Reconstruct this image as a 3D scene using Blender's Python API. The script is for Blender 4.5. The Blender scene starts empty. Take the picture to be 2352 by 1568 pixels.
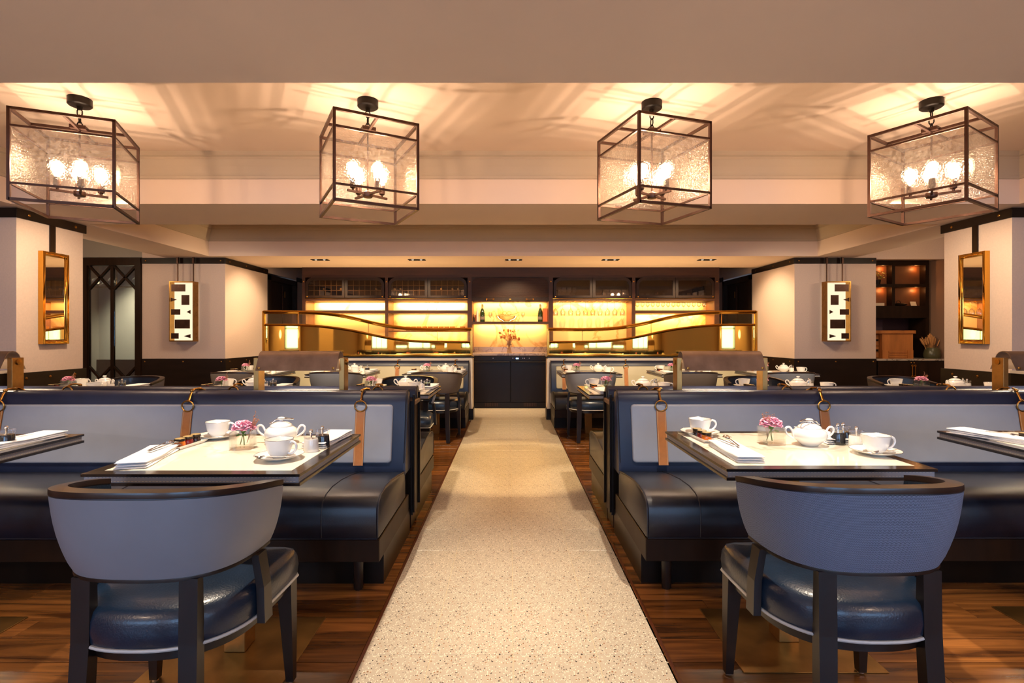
import bpy, bmesh, math, random
from mathutils import Vector, Matrix
random.seed(7)
C = bpy.context.scene.collection
S = bpy.context.scene
PI = math.pi
R = math.radians

# ------------------------------------------------------------------ camera
F = 1186.0
cam = bpy.data.cameras.new('camera'); co = bpy.data.objects.new('camera', cam); C.objects.link(co)
co.location = (0, 0, 1.2); co.rotation_euler = (PI/2, 0, 0)
cam.sensor_width = 36; cam.lens = 36*F/2352; cam.shift_x = 5/2352; cam.shift_y = -13/2352
cam.clip_start = .05
S.camera = co
# ------------------------------------------------------------------ world, exposure
w = bpy.data.worlds.new('world'); S.world = w; w.use_nodes = True
bgn = w.node_tree.nodes['Background']; bgn.inputs[0].default_value = (.45, .68, 1, 1); bgn.inputs[1].default_value = 1.2
S.view_settings.view_transform = 'Standard'; S.view_settings.look = 'None'
S.view_settings.exposure = 1.02; S.view_settings.gamma = 1; S.view_settings.use_curve_mapping = False
S.cycles.use_denoising = True
S.cycles.max_bounces = 8; S.cycles.transparent_max_bounces = 16
S.cycles.sample_clamp_indirect = 4; S.cycles.caustics_reflective = False; S.cycles.caustics_refractive = False

WARM = (1, .70, .48); WARMW = (1, .76, .50); GOLD = (1, .60, .21); DAY = (.32, .58, 1)
def light(kind, loc, power, col, target=None, **kw):
    l = bpy.data.lights.new(kind.lower()+'_light', kind); l.energy = power; l.color = col
    for k, v in kw.items(): setattr(l, k, v)
    o = bpy.data.objects.new(kind.lower()+'_light', l); C.objects.link(o); o.location = loc
    if target is not None:
        o.rotation_euler = (Vector(target)-Vector(loc)).to_track_quat('-Z', 'Y').to_euler()
    return o
# daylight through the windows of the wall behind the camera
for x in (-3.6, 0, 3.6):
    light('AREA', (x, -3.6, 1.5), 42, DAY, (x, 3, 1.2), shape='RECTANGLE', size=2.4, size_y=1.6)
# added uplights behind the camera that brighten the front soffit
for x in (-5.0, -1.7, 1.7, 5.0):
    light('SPOT', (x, -1.3, 1.25), 33, (1, .84, .72), (x, -.9, 2.4), spot_size=R(150), spot_blend=.6, shadow_soft_size=.12)
for x in (-4.9, -1.8, 1.8, 4.9):  # added spots on the rear wall, to brighten what the brass screens reflect
    light('SPOT', (x, -1.6, 2.3), 100, (1, .76, .5), (x, -3.2, 1.3), spot_size=R(100), spot_blend=.6, shadow_soft_size=.1)
# recessed spots in the soffit over the front tables (outside the frame)
for x in (-2.45, -1.0, 1.05, 2.5):
    light('SPOT', (x, 1.95, 2.36), 98, (1, .84, .64), (x, 2.1, .75), spot_size=R(72), spot_blend=.75, shadow_soft_size=.02)
for x in (-3.55, -2.3, -1.0, .96, 2.29, 3.6):  # added spots under the plain beam, no fixture, to brighten the middle tables
    light('SPOT', (x, 4.80, 2.36), 62, WARMW, (x, 4.3, .75), spot_size=R(46), spot_blend=.5, shadow_soft_size=.03)
for x in (-3.1, -2.02, -.88, .97, 2.1, 3.2):  # added spots, also without fixtures, brightening the back-row tables and chair backs
    light('SPOT', (x, 4.85, 2.36), 115, (1, .76, .48), (x, 6.2, .75), spot_size=R(60), spot_blend=.7, shadow_soft_size=.03)
# aisle spots
light('SPOT', (.02, .95, 2.36), 18, WARMW, (.02, 1.9, 0), spot_size=R(44), spot_blend=.25, shadow_soft_size=.02)
light('SPOT', (.02, 5.05, 2.36), 110, (1, .70, .34), (.0, 4.9, 0), spot_size=R(50), spot_blend=.3, shadow_soft_size=.02)
light('SPOT', (.02, 2.2, 2.36), 16, WARMW, (.02, 2.6, 0), spot_size=R(56), spot_blend=.5, shadow_soft_size=.03)
for x in (-2.4, 2.4):
    light('SPOT', (x, -.6, 2.36), 50, WARM, (x, 1.2, 0), spot_size=R(80), spot_blend=.8, shadow_soft_size=.05)
# added strips above the bar worktop brighten the soffit, added spots the side walls
for s in (-1, 1):
    light('AREA', (s*2.15, 8.25, .98), 13, (1, .66, .30), (s*2.15, 8.25, 3), shape='RECTANGLE', size=2.6, size_y=.06)
    light('SPOT', (s*3.3, 8.25, 2.36), 46, (1, .74, .44), (s*4.3, 8.35, 1.2), spot_size=R(95), spot_blend=.7, shadow_soft_size=.03)
# row of recessed downlights in front of the bar
SPOTX = (-2.94, -1.44, .06, 1.56, 3.05)
for x in SPOTX:
    light('SPOT', (x, 8.0, 2.355), 75, (1, .72, .42), (x, 8.7, 1.2), spot_size=R(95), spot_blend=.6, shadow_soft_size=.03)
# added spots without fixtures, brightening the side walls and pillars
for s in (-1, 1):
    light('SPOT', (s*2.7, 6.2, 2.72), 95, WARMW, (s*4.8, 7.8, 1.4), spot_size=R(60), spot_blend=1, shadow_soft_size=.3)
    light('SPOT', (s*3.4, 4.6, 2.36), 60, WARMW, (s*4.58, 5.1, 1.4), spot_size=R(90), spot_blend=.8, shadow_soft_size=.1)
light('POINT', (-5.9, 6.6, 2.2), 8, WARMW, shadow_soft_size=.1)
light('POINT', (5.9, 6.6, 2.2), 8, WARMW, shadow_soft_size=.1)

# ------------------------------------------------------------------ materials
def new_mat(name):
    m = bpy.data.materials.new(name); m.use_nodes = True
    nt = m.node_tree; b = nt.nodes['Principled BSDF']
    return m, nt, b
def lin(r, g, b):
    f = lambda c: (c/255/12.92) if c/255 <= .04045 else ((c/255+.055)/1.055)**2.4
    return (f(r), f(g), f(b), 1)
def nd(nt, t, **kw):
    n = nt.nodes.new(t)
    for k, v in kw.items():
        if k in n.inputs.keys(): n.inputs[k].default_value = v
        else: setattr(n, k, v)
    return n
def simple(name, col, rough=.5, metal=0, noise=0, nscale=20, bump=0, bscale=200, spec=.5, coat=0, stretch=(1,1,1), cvar=.12):
    m, nt, b = new_mat(name)
    b.inputs['Base Color'].default_value = col; b.inputs['Roughness'].default_value = rough
    b.inputs['Metallic'].default_value = metal; b.inputs['Specular IOR Level'].default_value = spec
    b.inputs['Coat Weight'].default_value = coat; b.inputs['Coat Roughness'].default_value = .15
    tc = nt.nodes.new('ShaderNodeTexCoord'); mp = nt.nodes.new('ShaderNodeMapping')
    mp.inputs['Scale'].default_value = stretch
    nt.links.new(tc.outputs['Object'], mp.inputs[0])
    if noise:
        n = nd(nt, 'ShaderNodeTexNoise', Scale=nscale, Detail=5.0)
        nt.links.new(mp.outputs[0], n.inputs['Vector'])
        r = nt.nodes.new('ShaderNodeValToRGB')
        lo = tuple(c*(1-noise) for c in col[:3])+(1,); hi = tuple(min(1, c*(1+noise)) for c in col[:3])+(1,)
        r.color_ramp.elements[0].color = lo; r.color_ramp.elements[1].color = hi
        r.color_ramp.elements[0].position = .3; r.color_ramp.elements[1].position = .7
        nt.links.new(n.outputs[0], r.inputs[0]); nt.links.new(r.outputs[0], b.inputs['Base Color'])
        rr = nt.nodes.new('ShaderNodeMapRange'); rr.inputs[3].default_value = max(0, rough-cvar*rough); rr.inputs[4].default_value = min(1, rough+cvar*rough)
        nt.links.new(n.outputs[0], rr.inputs[0]); nt.links.new(rr.outputs[0], b.inputs['Roughness'])
    if bump:
        n2 = nd(nt, 'ShaderNodeTexNoise', Scale=bscale, Detail=3.0)
        nt.links.new(mp.outputs[0], n2.inputs['Vector'])
        bp = nd(nt, 'ShaderNodeBump', Strength=bump, Distance=.002)
        nt.links.new(n2.outputs[0], bp.inputs['Height']); nt.links.new(bp.outputs[0], b.inputs['Normal'])
    return m
M = {}
M['wall'] = simple('wall_linen', lin(212,190,176), .85, noise=.04, nscale=60, bump=.15, bscale=300)
M['ceil'] = simple('ceiling_paint', lin(228,204,184), .9, noise=.015, nscale=3)
M['crown'] = simple('crown_paint', lin(188,170,148), .7, noise=.02, nscale=5)
M['grey_wall'] = simple('grey_wall', lin(150,146,140), .8)
M['dark'] = simple('espresso_wood', lin(38,24,15), .42, spec=.18, noise=.25, nscale=14, stretch=(1,1,.15), bump=.08, bscale=120)
M['darkx'] = simple('espresso_wood_wide', lin(58,34,22), .45, spec=.25, noise=.25, nscale=12, stretch=(.15,1,1), bump=.08, bscale=120)
M['trim'] = simple('espresso_trim', lin(33,23,17), .42, spec=.25, noise=.2, nscale=12, stretch=(.2,.2,1))
M['chairwood'] = simple('chair_wood', lin(27,18,15), .33, noise=.25, nscale=30, stretch=(1,1,.2))
M['rail'] = simple('rail_wood', lin(40,25,18), .3, noise=.3, nscale=30, coat=.2, stretch=(.3,.3,.3))
M['navy'] = simple('navy_leather', lin(26,35,60), .36, noise=.15, nscale=8, bump=.12, bscale=350)
M['seat'] = simple('black_blue_leather', lin(26,30,42), .33, noise=.3, nscale=10, bump=.2, bscale=300)
M['chairseat'] = simple('blue_black_seat_leather', lin(22,38,58), .30, noise=.3, nscale=8, bump=.35, bscale=180, coat=.2)
M['pale'] = simple('pale_blue_grey_leather', lin(148,152,163), .42, noise=.05, nscale=6, bump=.08, bscale=400)
M['cream'] = simple('cream_leather', lin(190,180,150), .45, noise=.04, nscale=6)
M['chairpale'] = simple('grey_chair_leather', lin(124,129,140), .45, noise=.05, nscale=6, bump=.08, bscale=400)
M['piping'] = simple('pale_piping', lin(190,190,188), .5)
M['darkpipe'] = simple('dark_piping', lin(18,22,36), .4)
M['tan'] = simple('tan_strap', lin(178,112,52), .45, noise=.12, nscale=20)
M['thread'] = simple('pale_thread', lin(214,196,160), .7)
M['brass'] = simple('antique_brass', lin(170,124,62), .28, 1, noise=.15, nscale=12)
M['gold'] = simple('polished_brass', lin(222,164,70), .10, 1)
M['brassmir'] = simple('brass_mirror_sheet', lin(240,196,96), .035, 1)
M['bronze'] = simple('dark_bronze', lin(86,62,52), .38, .8, noise=.15, nscale=20)
M['hood'] = simple('bronze_hood_metal', lin(158,136,120), .42, .9, noise=.25, nscale=9)
M['post'] = simple('brushed_brass_post', lin(170,132,78), .35, .9, noise=.1, nscale=30)
M['plate'] = simple('brass_base_plate', lin(150,112,62), .34, .9, noise=.25, nscale=8)
M['chrome'] = simple('chrome', (.85,.85,.87,1), .08, 1)
M['black'] = simple('black_lacquer', lin(22,15,10), .3, spec=.2, noise=.1, nscale=10)
M['tableblack'] = simple('table_edge_black', lin(30,22,19), .18, coat=.5)
M['band'] = simple('table_band_leather', lin(138,138,144), .5, bump=.1)
M['china'] = simple('white_china', (.86,.85,.82,1), .12, coat=.5)
M['silverline'] = simple('platinum_rim', (.35,.33,.3,1), .25, 1)
M['linen'] = simple('white_napkin_linen', (.85,.86,.88,1), .85, bump=.3, bscale=600)
M['pink'] = simple('pink_petals', lin(252,178,200), .7, noise=.12, nscale=60)
M['green'] = simple('green_stem', lin(80,120,50), .6)
M['dried'] = simple('dried_sprig', lin(168,120,92), .8)
M['darkglaze'] = simple('dark_ceramic', lin(34,36,42), .15, coat=.5)
M['orange'] = simple('orange_jam', lin(214,110,20), .15, coat=.7)
M['redjam'] = simple('red_jam', lin(120,18,20), .15, coat=.7)
M['blackjam'] = simple('black_jam', lin(30,14,16), .15, coat=.7)
M['lid'] = simple('gold_jar_lid', lin(206,178,118), .35, .5)
M['lidedge'] = simple('lid_edge', lin(50,40,30), .35, .5)
M['blackmetal'] = simple('black_metal', lin(26,19,15), .45, .1, spec=.25)
M['white'] = simple('white_panel', lin(222,208,190), .6)
M['oak'] = simple('oak_box', lin(178,112,56), .5, noise=.25, nscale=10, stretch=(1,1,.2))
M['wheat'] = simple('dried_wheat', lin(206,150,92), .8)
M['olive'] = simple('olive_vase', lin(78,76,52), .3)
M['paper'] = simple('paper', lin(236,216,186), .8)
M['orangebox'] = simple('orange_box', lin(206,98,44), .6)
M['wineglassg'] = simple('green_bottle', lin(30,48,16), .1, coat=.6)
M['foil'] = simple('gold_foil', lin(226,190,110), .35, .8)
M['bottlelabel'] = simple('bottle_label', lin(120,100,84), .7)
M['plum'] = simple('plum_panel', lin(84,62,66), .5)
M['brownpanel'] = simple('brown_niche_back', lin(120,72,40), .5, noise=.1, nscale=8)
M['leafg'] = simple('yellow_green_leaves', lin(150,150,60), .6)
M['amber'] = simple('amber_cups', lin(190,120,46), .25)
M['rack'] = simple('brass_rack_paint', lin(160,132,84), .6)
M['grout'] = simple('grout', lin(205,190,160), .8)
M['dullfloor'] = simple('floor_underlay', lin(40,24,16), .7)
M['terrtrim'] = simple('wood_edging', lin(92,48,26), .3)

def glass_mat(name, tint=(1,1,1,1), gloss=.12, bump=0, bscale=60, rough=.02, refr=0, transl=0, fmax=.6):
    m, nt, b = new_mat(name); nt.nodes.remove(b)
    out = nt.nodes['Material Output']
    t = nt.nodes.new('ShaderNodeBsdfTransparent'); t.inputs[0].default_value = tint
    g = nt.nodes.new('ShaderNodeBsdfGlossy'); g.inputs['Roughness'].default_value = rough
    lw = nd(nt, 'ShaderNodeLayerWeight', Blend=.35)
    mr = nt.nodes.new('ShaderNodeMapRange'); mr.inputs[3].default_value = gloss; mr.inputs[4].default_value = min(1, gloss+fmax)
    nt.links.new(lw.outputs['Fresnel'], mr.inputs[0])
    mx = nt.nodes.new('ShaderNodeMixShader')
    nt.links.new(mr.outputs[0], mx.inputs[0])
    base = t
    if bump:
        tc = nt.nodes.new('ShaderNodeTexCoord')
        n = nd(nt, 'ShaderNodeTexNoise', Scale=bscale, Detail=3.0, Distortion=.6)
        v = nd(nt, 'ShaderNodeTexVoronoi', Scale=bscale*1.4)
        nt.links.new(tc.outputs['Object'], n.inputs['Vector']); nt.links.new(tc.outputs['Object'], v.inputs['Vector'])
        ad = nt.nodes.new('ShaderNodeMath'); ad.operation = 'ADD'
        nt.links.new(n.outputs[0], ad.inputs[0]); nt.links.new(v.outputs['Distance'], ad.inputs[1])
        bp = nd(nt, 'ShaderNodeBump', Strength=bump, Distance=.006)
        nt.links.new(ad.outputs[0], bp.inputs['Height']); nt.links.new(bp.outputs[0], g.inputs['Normal'])
        if refr:
            rf = nd(nt, 'ShaderNodeBsdfRefraction', IOR=1.12, Roughness=.04); nt.links.new(bp.outputs[0], rf.inputs['Normal'])
            rf.inputs[0].default_value = tint
            m2 = nt.nodes.new('ShaderNodeMixShader'); m2.inputs[0].default_value = refr
            nt.links.new(t.outputs[0], m2.inputs[1]); nt.links.new(rf.outputs[0], m2.inputs[2]); base = m2
            if transl:
                tl = nt.nodes.new('ShaderNodeBsdfTranslucent'); tl.inputs[0].default_value = (1, .93, .85, 1)
                sd = nt.nodes.new('ShaderNodeMapRange'); sd.inputs[1].default_value = .35; sd.inputs[2].default_value = .75; sd.inputs[3].default_value = transl*.3; sd.inputs[4].default_value = transl*2.2
                nt.links.new(n.outputs[0], sd.inputs[0])
                m3 = nt.nodes.new('ShaderNodeMixShader'); nt.links.new(sd.outputs[0], m3.inputs[0])
                nt.links.new(m2.outputs[0], m3.inputs[1]); nt.links.new(tl.outputs[0], m3.inputs[2]); base = m3
    nt.links.new(base.outputs[0], mx.inputs[1]); nt.links.new(g.outputs[0], mx.inputs[2])
    nt.links.new(mx.outputs[0], out.inputs[0])
    return m
M['glass'] = glass_mat('clear_glass', gloss=.06, fmax=.4)
M['cabglass'] = glass_mat('cabinet_glass', (.75,.66,.6,1), .06)
M['doorglass'] = glass_mat('bevelled_door_glass', (.7,.72,.68,1), .10)
M['seedy'] = glass_mat('seedy_lantern_glass', (.99,.95,.90,1), .03, 1.0, 55, .2, .12, .012, .15)
M['fluted'] = glass_mat('fluted_glass', (.96,.93,.84,1), .05, rough=.12, fmax=.35)
M['water'] = glass_mat('vase_water', (.95,.97,.95,1), .02, fmax=.25)
M['winecup'] = glass_mat('wine_glass', (.97,.93,.86,1), .16)

def emis(name, col, st, transparent=False):
    m, nt, b = new_mat(name); nt.nodes.remove(b); out = nt.nodes['Material Output']
    e = nt.nodes.new('ShaderNodeEmission'); e.inputs[0].default_value = (*col[:3], 1); e.inputs[1].default_value = st
    if transparent:
        t = nt.nodes.new('ShaderNodeBsdfTransparent'); a = nt.nodes.new('ShaderNodeAddShader')
        nt.links.new(e.outputs[0], a.inputs[0]); nt.links.new(t.outputs[0], a.inputs[1]); nt.links.new(a.outputs[0], out.inputs[0])
    else: nt.links.new(e.outputs[0], out.inputs[0])
    return m
M['bulb'] = emis('glowing_bulb', (1, .74, .45), 9, True)
M['sconce_glow'] = emis('sconce_glow', (1, .78, .52), .62)
M['led'] = emis('led_blue', (.2, .45, 1), 4)
M['led_strip'] = emis('led_strip', (1, .72, .42), 2)
M['downglow'] = emis('downlight_glow', (1, .8, .55), 1.5)

def marble_mat(name, base, vein, scale=2.2, rough=.08, emit=0):
    m, nt, b = new_mat(name)
    tc = nt.nodes.new('ShaderNodeTexCoord')
    n = nd(nt, 'ShaderNodeTexNoise', Scale=scale, Detail=8.0, Distortion=1.2)
    nt.links.new(tc.outputs['Object'], n.inputs['Vector'])
    r = nt.nodes.new('ShaderNodeValToRGB'); cr = r.color_ramp
    cr.elements[0].position = .47; cr.elements[0].color = base; cr.elements[1].position = .53; cr.elements[1].color = base
    e = cr.elements.new(.5); e.color = vein
    nt.links.new(n.outputs[0], r.inputs[0]); nt.links.new(r.outputs[0], b.inputs['Base Color'])
    b.inputs['Roughness'].default_value = rough
    if emit:
        nt.links.new(r.outputs[0], b.inputs['Emission Color']); b.inputs['Emission Strength'].default_value = emit
    return m
M['marble'] = marble_mat('white_table_marble', lin(236,228,212), lin(206,196,178), 1.6)
M['counter'] = marble_mat('grey_veined_marble', lin(150,128,114), lin(96,74,64), 5, .2)
M['counterw'] = marble_mat('pale_veined_marble', lin(186,172,158), lin(110,96,86), 5, .2)
M['onyx'] = marble_mat('golden_onyx_back', lin(238,206,140), lin(206,158,84), 1.1, .35)

def wood_floor():
    m, nt, b = new_mat('plank_wood')
    tc = nt.nodes.new('ShaderNodeTexCoord'); oi = nt.nodes.new('ShaderNodeObjectInfo')
    mp = nt.nodes.new('ShaderNodeMapping'); mp.inputs['Scale'].default_value = (1.2, 14, 1)
    ad = nt.nodes.new('ShaderNodeVectorMath'); ad.operation = 'ADD'
    ml = nt.nodes.new('ShaderNodeMath'); ml.operation = 'MULTIPLY'; ml.inputs[1].default_value = 40
    nt.links.new(oi.outputs['Random'], ml.inputs[0]); nt.links.new(tc.outputs['Object'], ad.inputs[0]); nt.links.new(ml.outputs[0], ad.inputs[1])
    nt.links.new(ad.outputs[0], mp.inputs[0])
    n = nd(nt, 'ShaderNodeTexNoise', Scale=1.6, Detail=7.0, Distortion=.8); nt.links.new(mp.outputs[0], n.inputs['Vector'])
    r = nt.nodes.new('ShaderNodeValToRGB'); cr = r.color_ramp
    cr.elements[0].position = .3; cr.elements[0].color = lin(62,34,15); cr.elements[1].position = .72; cr.elements[1].color = lin(146,92,44)
    nt.links.new(n.outputs[0], r.inputs[0])
    hs = nt.nodes.new('ShaderNodeHueSaturation')
    mr = nt.nodes.new('ShaderNodeMapRange'); mr.inputs[3].default_value = .6; mr.inputs[4].default_value = 1.25
    nt.links.new(oi.outputs['Random'], mr.inputs[0]); nt.links.new(mr.outputs[0], hs.inputs['Value']); nt.links.new(r.outputs[0], hs.inputs['Color'])
    nt.links.new(hs.outputs[0], b.inputs['Base Color']); b.inputs['Roughness'].default_value = .22
    return m
M['plank'] = wood_floor()
def terrazzo():
    m, nt, b = new_mat('terrazzo')
    tc = nt.nodes.new('ShaderNodeTexCoord')
    prev = None
    base = nt.nodes.new('ShaderNodeRGB'); base.outputs[0].default_value = lin(188,176,157)
    col = base.outputs[0]
    for sc, th, c, seed in ((230, .34, lin(60,50,44), 0), (130, .26, lin(54,46,42), 3), (170, .28, lin(150,100,58), 7), (260, .38, lin(232,220,200), 11)):
        mp = nt.nodes.new('ShaderNodeMapping'); mp.inputs['Location'].default_value = (seed, seed*2, 0)
        nt.links.new(tc.outputs['Object'], mp.inputs[0])
        v = nd(nt, 'ShaderNodeTexVoronoi', Scale=sc*.55); nt.links.new(mp.outputs[0], v.inputs['Vector'])
        # only a random share of the cells is a chip
        lt = nt.nodes.new('ShaderNodeMath'); lt.operation = 'LESS_THAN'; lt.inputs[1].default_value = th
        nt.links.new(v.outputs['Distance'], lt.inputs[0])
        sp = nt.nodes.new('ShaderNodeSeparateColor'); nt.links.new(v.outputs['Color'], sp.inputs[0])
        l2 = nt.nodes.new('ShaderNodeMath'); l2.operation = 'LESS_THAN'; l2.inputs[1].default_value = .16 if seed < 11 else .5
        nt.links.new(sp.outputs[0], l2.inputs[0])
        mu = nt.nodes.new('ShaderNodeMath'); mu.operation = 'MULTIPLY'; nt.links.new(lt.outputs[0], mu.inputs[0]); nt.links.new(l2.outputs[0], mu.inputs[1])
        mx = nt.nodes.new('ShaderNodeMix'); mx.data_type = 'RGBA'; mx.inputs[7].default_value = c
        nt.links.new(mu.outputs[0], mx.inputs[0]); nt.links.new(col, mx.inputs[6]); col = mx.outputs[2]
    nt.links.new(col, b.inputs['Base Color']); b.inputs['Roughness'].default_value = .3
    return m
M['terrazzo'] = terrazzo()
def woven(name, dark, pale, su=260, sv=170):
    m, nt, b = new_mat(name)
    uv = nt.nodes.new('ShaderNodeUVMap'); sx = nt.nodes.new('ShaderNodeSeparateXYZ'); nt.links.new(uv.outputs[0], sx.inputs[0])
    def mth(op, a, bb=None):
        n = nt.nodes.new('ShaderNodeMath'); n.operation = op
        for i, x in enumerate((a, bb)):
            if x is None: continue
            if isinstance(x, (int, float)): n.inputs[i].default_value = x
            else: nt.links.new(x, n.inputs[i])
        return n.outputs[0]
    u = mth('MULTIPLY', sx.outputs[0], 175.0); pp = mth('PINGPONG', u, .5)
    v = mth('MULTIPLY', sx.outputs[1], 300.0); s = mth('ADD', v, mth('MULTIPLY', pp, 1.3)); f = mth('FRACT', s)
    g = mth('SMOOTH_MIN', f, mth('SUBTRACT', 1.0, f))
    mr = nt.nodes.new('ShaderNodeMapRange'); mr.inputs[1].default_value = .2; mr.inputs[2].default_value = .34; nt.links.new(g, mr.inputs[0])
    mx = nt.nodes.new('ShaderNodeMix'); mx.data_type = 'RGBA'; mx.inputs[6].default_value = dark; mx.inputs[7].default_value = pale
    nt.links.new(mr.outputs[0], mx.inputs[0]); nt.links.new(mx.outputs[2], b.inputs['Base Color'])
    bp = nd(nt, 'ShaderNodeBump', Strength=.4, Distance=.001); nt.links.new(mr.outputs[0], bp.inputs['Height']); nt.links.new(bp.outputs[0], b.inputs['Normal'])
    b.inputs['Roughness'].default_value = .8
    return m
M['woven'] = woven('blue_herringbone_weave', lin(10,18,46), lin(146,162,192))
M['wovengrey'] = woven('grey_herringbone_weave', lin(60,54,56), lin(128,116,108))

# ------------------------------------------------------------------ mesh helpers
class MB:
    def __init__(s): s.bm = bmesh.new(); s.uv = None
    def box(s, x0, x1, y0, y1, z0, z1, bev=0, seg=2, rz=0, piv=None):
        g = bmesh.ops.create_cube(s.bm, size=1)
        vs = g['verts']; c = Vector(((x0+x1)/2, (y0+y1)/2, (z0+z1)/2))
        for v in vs: v.co = Vector((v.co.x*(x1-x0), v.co.y*(y1-y0), v.co.z*(z1-z0)))+c
        if rz:
            bmesh.ops.rotate(s.bm, verts=vs, cent=piv or c, matrix=Matrix.Rotation(rz, 3, 'Z'))
        if bev:
            es = list({e for v in vs for e in v.link_edges})
            bmesh.ops.bevel(s.bm, geom=es, offset=bev, segments=seg, affect='EDGES', profile=.6)
        return s
    def loft(s, rings, closed=True, caps=True, uvf=None):
        vv = [[s.bm.verts.new(p) for p in r] for r in rings]
        n = len(rings[0])
        for a, b in zip(vv, vv[1:]):
            for i in range(n if closed else n-1):
                j = (i+1) % n
                try: s.bm.faces.new((a[i], a[j], b[j], b[i]))
                except ValueError: pass
        if caps and closed:
            for r in (vv[0], vv[-1]):
                try: s.bm.faces.new(r)
                except ValueError: pass
        return vv
    def tube(s, pts, r, n=8, closed=False, r2=None, caps=True):
        pts = [Vector(p) for p in pts]; rings = []
        N = len(pts); prev = None
        for i, p in enumerate(pts):
            if closed: d = (pts[(i+1) % N]-pts[i-1])
            else: d = (pts[min(i+1, N-1)]-pts[max(i-1, 0)])
            d.normalize()
            if prev is None:
                a = Vector((0, 0, 1)) if abs(d.z) < .9 else Vector((1, 0, 0))
                u = d.cross(a).normalized()
            else: u = (prev-d*prev.dot(d)).normalized()
            prev = u; v = d.cross(u)
            rr = r if r2 is None else r+(r2-r)*i/max(1, N-1)
            if callable(r): rr = r(i/max(1, N-1))
            rings.append([p+(u*math.cos(2*PI*k/n)+v*math.sin(2*PI*k/n))*rr for k in range(n)])
        if closed: rings.append(rings[0]); 
        if closed:
            vv = [[s.bm.verts.new(q) for q in rg] for rg in rings[:-1]]
            for i in range(N):
                a, b = vv[i], vv[(i+1) % N]
                for k in range(n): s.bm.faces.new((a[k], a[(k+1) % n], b[(k+1) % n], b[k]))
        else: s.loft(rings, True, caps)
        return s
    def lathe(s, prof, seg=24, c=(0, 0, 0), axis='z', a0=0):
        rings = []
        for r, z in prof:
            ring = []
            for k in range(seg):
                a = 2*PI*k/seg+a0
                if axis == 'z': p = (c[0]+r*math.cos(a), c[1]+r*math.sin(a), c[2]+z)
                elif axis == 'y': p = (c[0]+r*math.cos(a), c[1]+z, c[2]+r*math.sin(a))
                else: p = (c[0]+z, c[1]+r*math.cos(a), c[2]+r*math.sin(a))
                ring.append(p)
            rings.append(ring)
        s.loft(rings, True, True)
        return s
    def prism(s, poly, a, b, axis='y'):
        def mk(t, p):
            return {'y': (p[0], t, p[1]), 'x': (t, p[0], p[1]), 'z': (p[0], p[1], t)}[axis]
        s.loft([[mk(a, p) for p in poly], [mk(b, p) for p in poly]])
        return s
    def sphere(s, c, r, sx=1, sy=1, sz=1, u=10, v=6):
        g = bmesh.ops.create_uvsphere(s.bm, u_segments=u, v_segments=v, radius=r)
        for vt in g['verts']: vt.co = Vector((vt.co.x*sx, vt.co.y*sy, vt.co.z*sz))+Vector(c)
        return s
    def grid(s, f, nu, nv, uvf=None):
        vv = [[s.bm.verts.new(f(i/nu, j/nv)) for j in range(nv+1)] for i in range(nu+1)]
        if uvf and s.uv is None: s.uv = s.bm.loops.layers.uv.new('UVMap')
        for i in range(nu):
            for j in range(nv):
                fc = s.bm.faces.new((vv[i][j], vv[i+1][j], vv[i+1][j+1], vv[i][j+1]))
                if uvf:
                    for lp, (a, b) in zip(fc.loops, ((i, j), (i+1, j), (i+1, j+1), (i, j+1))): lp[s.uv].uv = uvf(a/nu, b/nv)
        return s
    def rot(s, ang, axis='Z', cent=(0, 0, 0)):
        bmesh.ops.rotate(s.bm, verts=s.bm.verts, cent=cent, matrix=Matrix.Rotation(ang, 3, axis)); return s
    def build(s, name, mat, parent=None, loc=None, smooth=True, ang=35, fixn=True, **props):
        if fixn: bmesh.ops.recalc_face_normals(s.bm, faces=s.bm.faces)
        me = bpy.data.meshes.new(name); s.bm.to_mesh(me); s.bm.free()
        me.materials.append(M[mat] if isinstance(mat, str) else mat)
        if smooth:
            for p in me.polygons: p.use_smooth = True
            me.set_sharp_from_angle(angle=R(ang))
        o = bpy.data.objects.new(name, me); C.objects.link(o)
        if parent is not None: o.parent = parent
        if loc: o.location = loc
        for k, v in props.items(): o[k] = v
        return o
def cr(pts, n=4):
    P = [Vector(p) for p in pts]; P = [P[0]*2-P[1]]+P+[P[-1]*2-P[-2]]; out = []
    for i in range(1, len(P)-2):
        for k in range(n):
            t = k/n; a, b, c, d = P[i-1:i+3]
            out.append(.5*((2*b)+(c-a)*t+(2*a-5*b+4*c-d)*t*t+(3*b-a-3*c+d)*t**3))
    out.append(P[-2]); return out
def B(x0, x1, y0, y1, z0, z1, bev=0, seg=2): return MB().box(x0, x1, y0, y1, z0, z1, bev, seg)
def tag(o, label, cat, group=None):
    o['label'] = label; o['category'] = cat
    if group: o['group'] = group
    return o
def thing(name, label, cat, loc=(0, 0, 0), rz=0, group=None):
    o = bpy.data.objects.new(name, None); C.objects.link(o); o.empty_display_size = .05
    o.location = loc; o.rotation_euler = (0, 0, rz)
    return tag(o, label, cat, group)
def dup(root, loc, rz=0, label=None, group=None, scale=None):
    def cp(o, parent):
        c = o.copy(); C.objects.link(c)
        if parent is not None: c.parent = parent
        for ch in o.children: cp(ch, c)
        return c
    r = cp(root, None); r.location = loc; r.rotation_euler = (0, 0, rz)
    if scale: r.scale = (scale,)*3
    if label: r['label'] = label
    if group: r['group'] = group
    return r
class Proto:
    """first use takes the original, later uses take copies"""
    def __init__(s, make): s.make = make; s.o = None
    def put(s, loc, rz, label, group=None):
        if s.o is None:
            s.o = s.make(); s.o.location = loc; s.o.rotation_euler = (0, 0, rz); s.o['label'] = label
            if group: s.o['group'] = group
            return s.o
        return dup(s.o, loc, rz, label, group)
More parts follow.
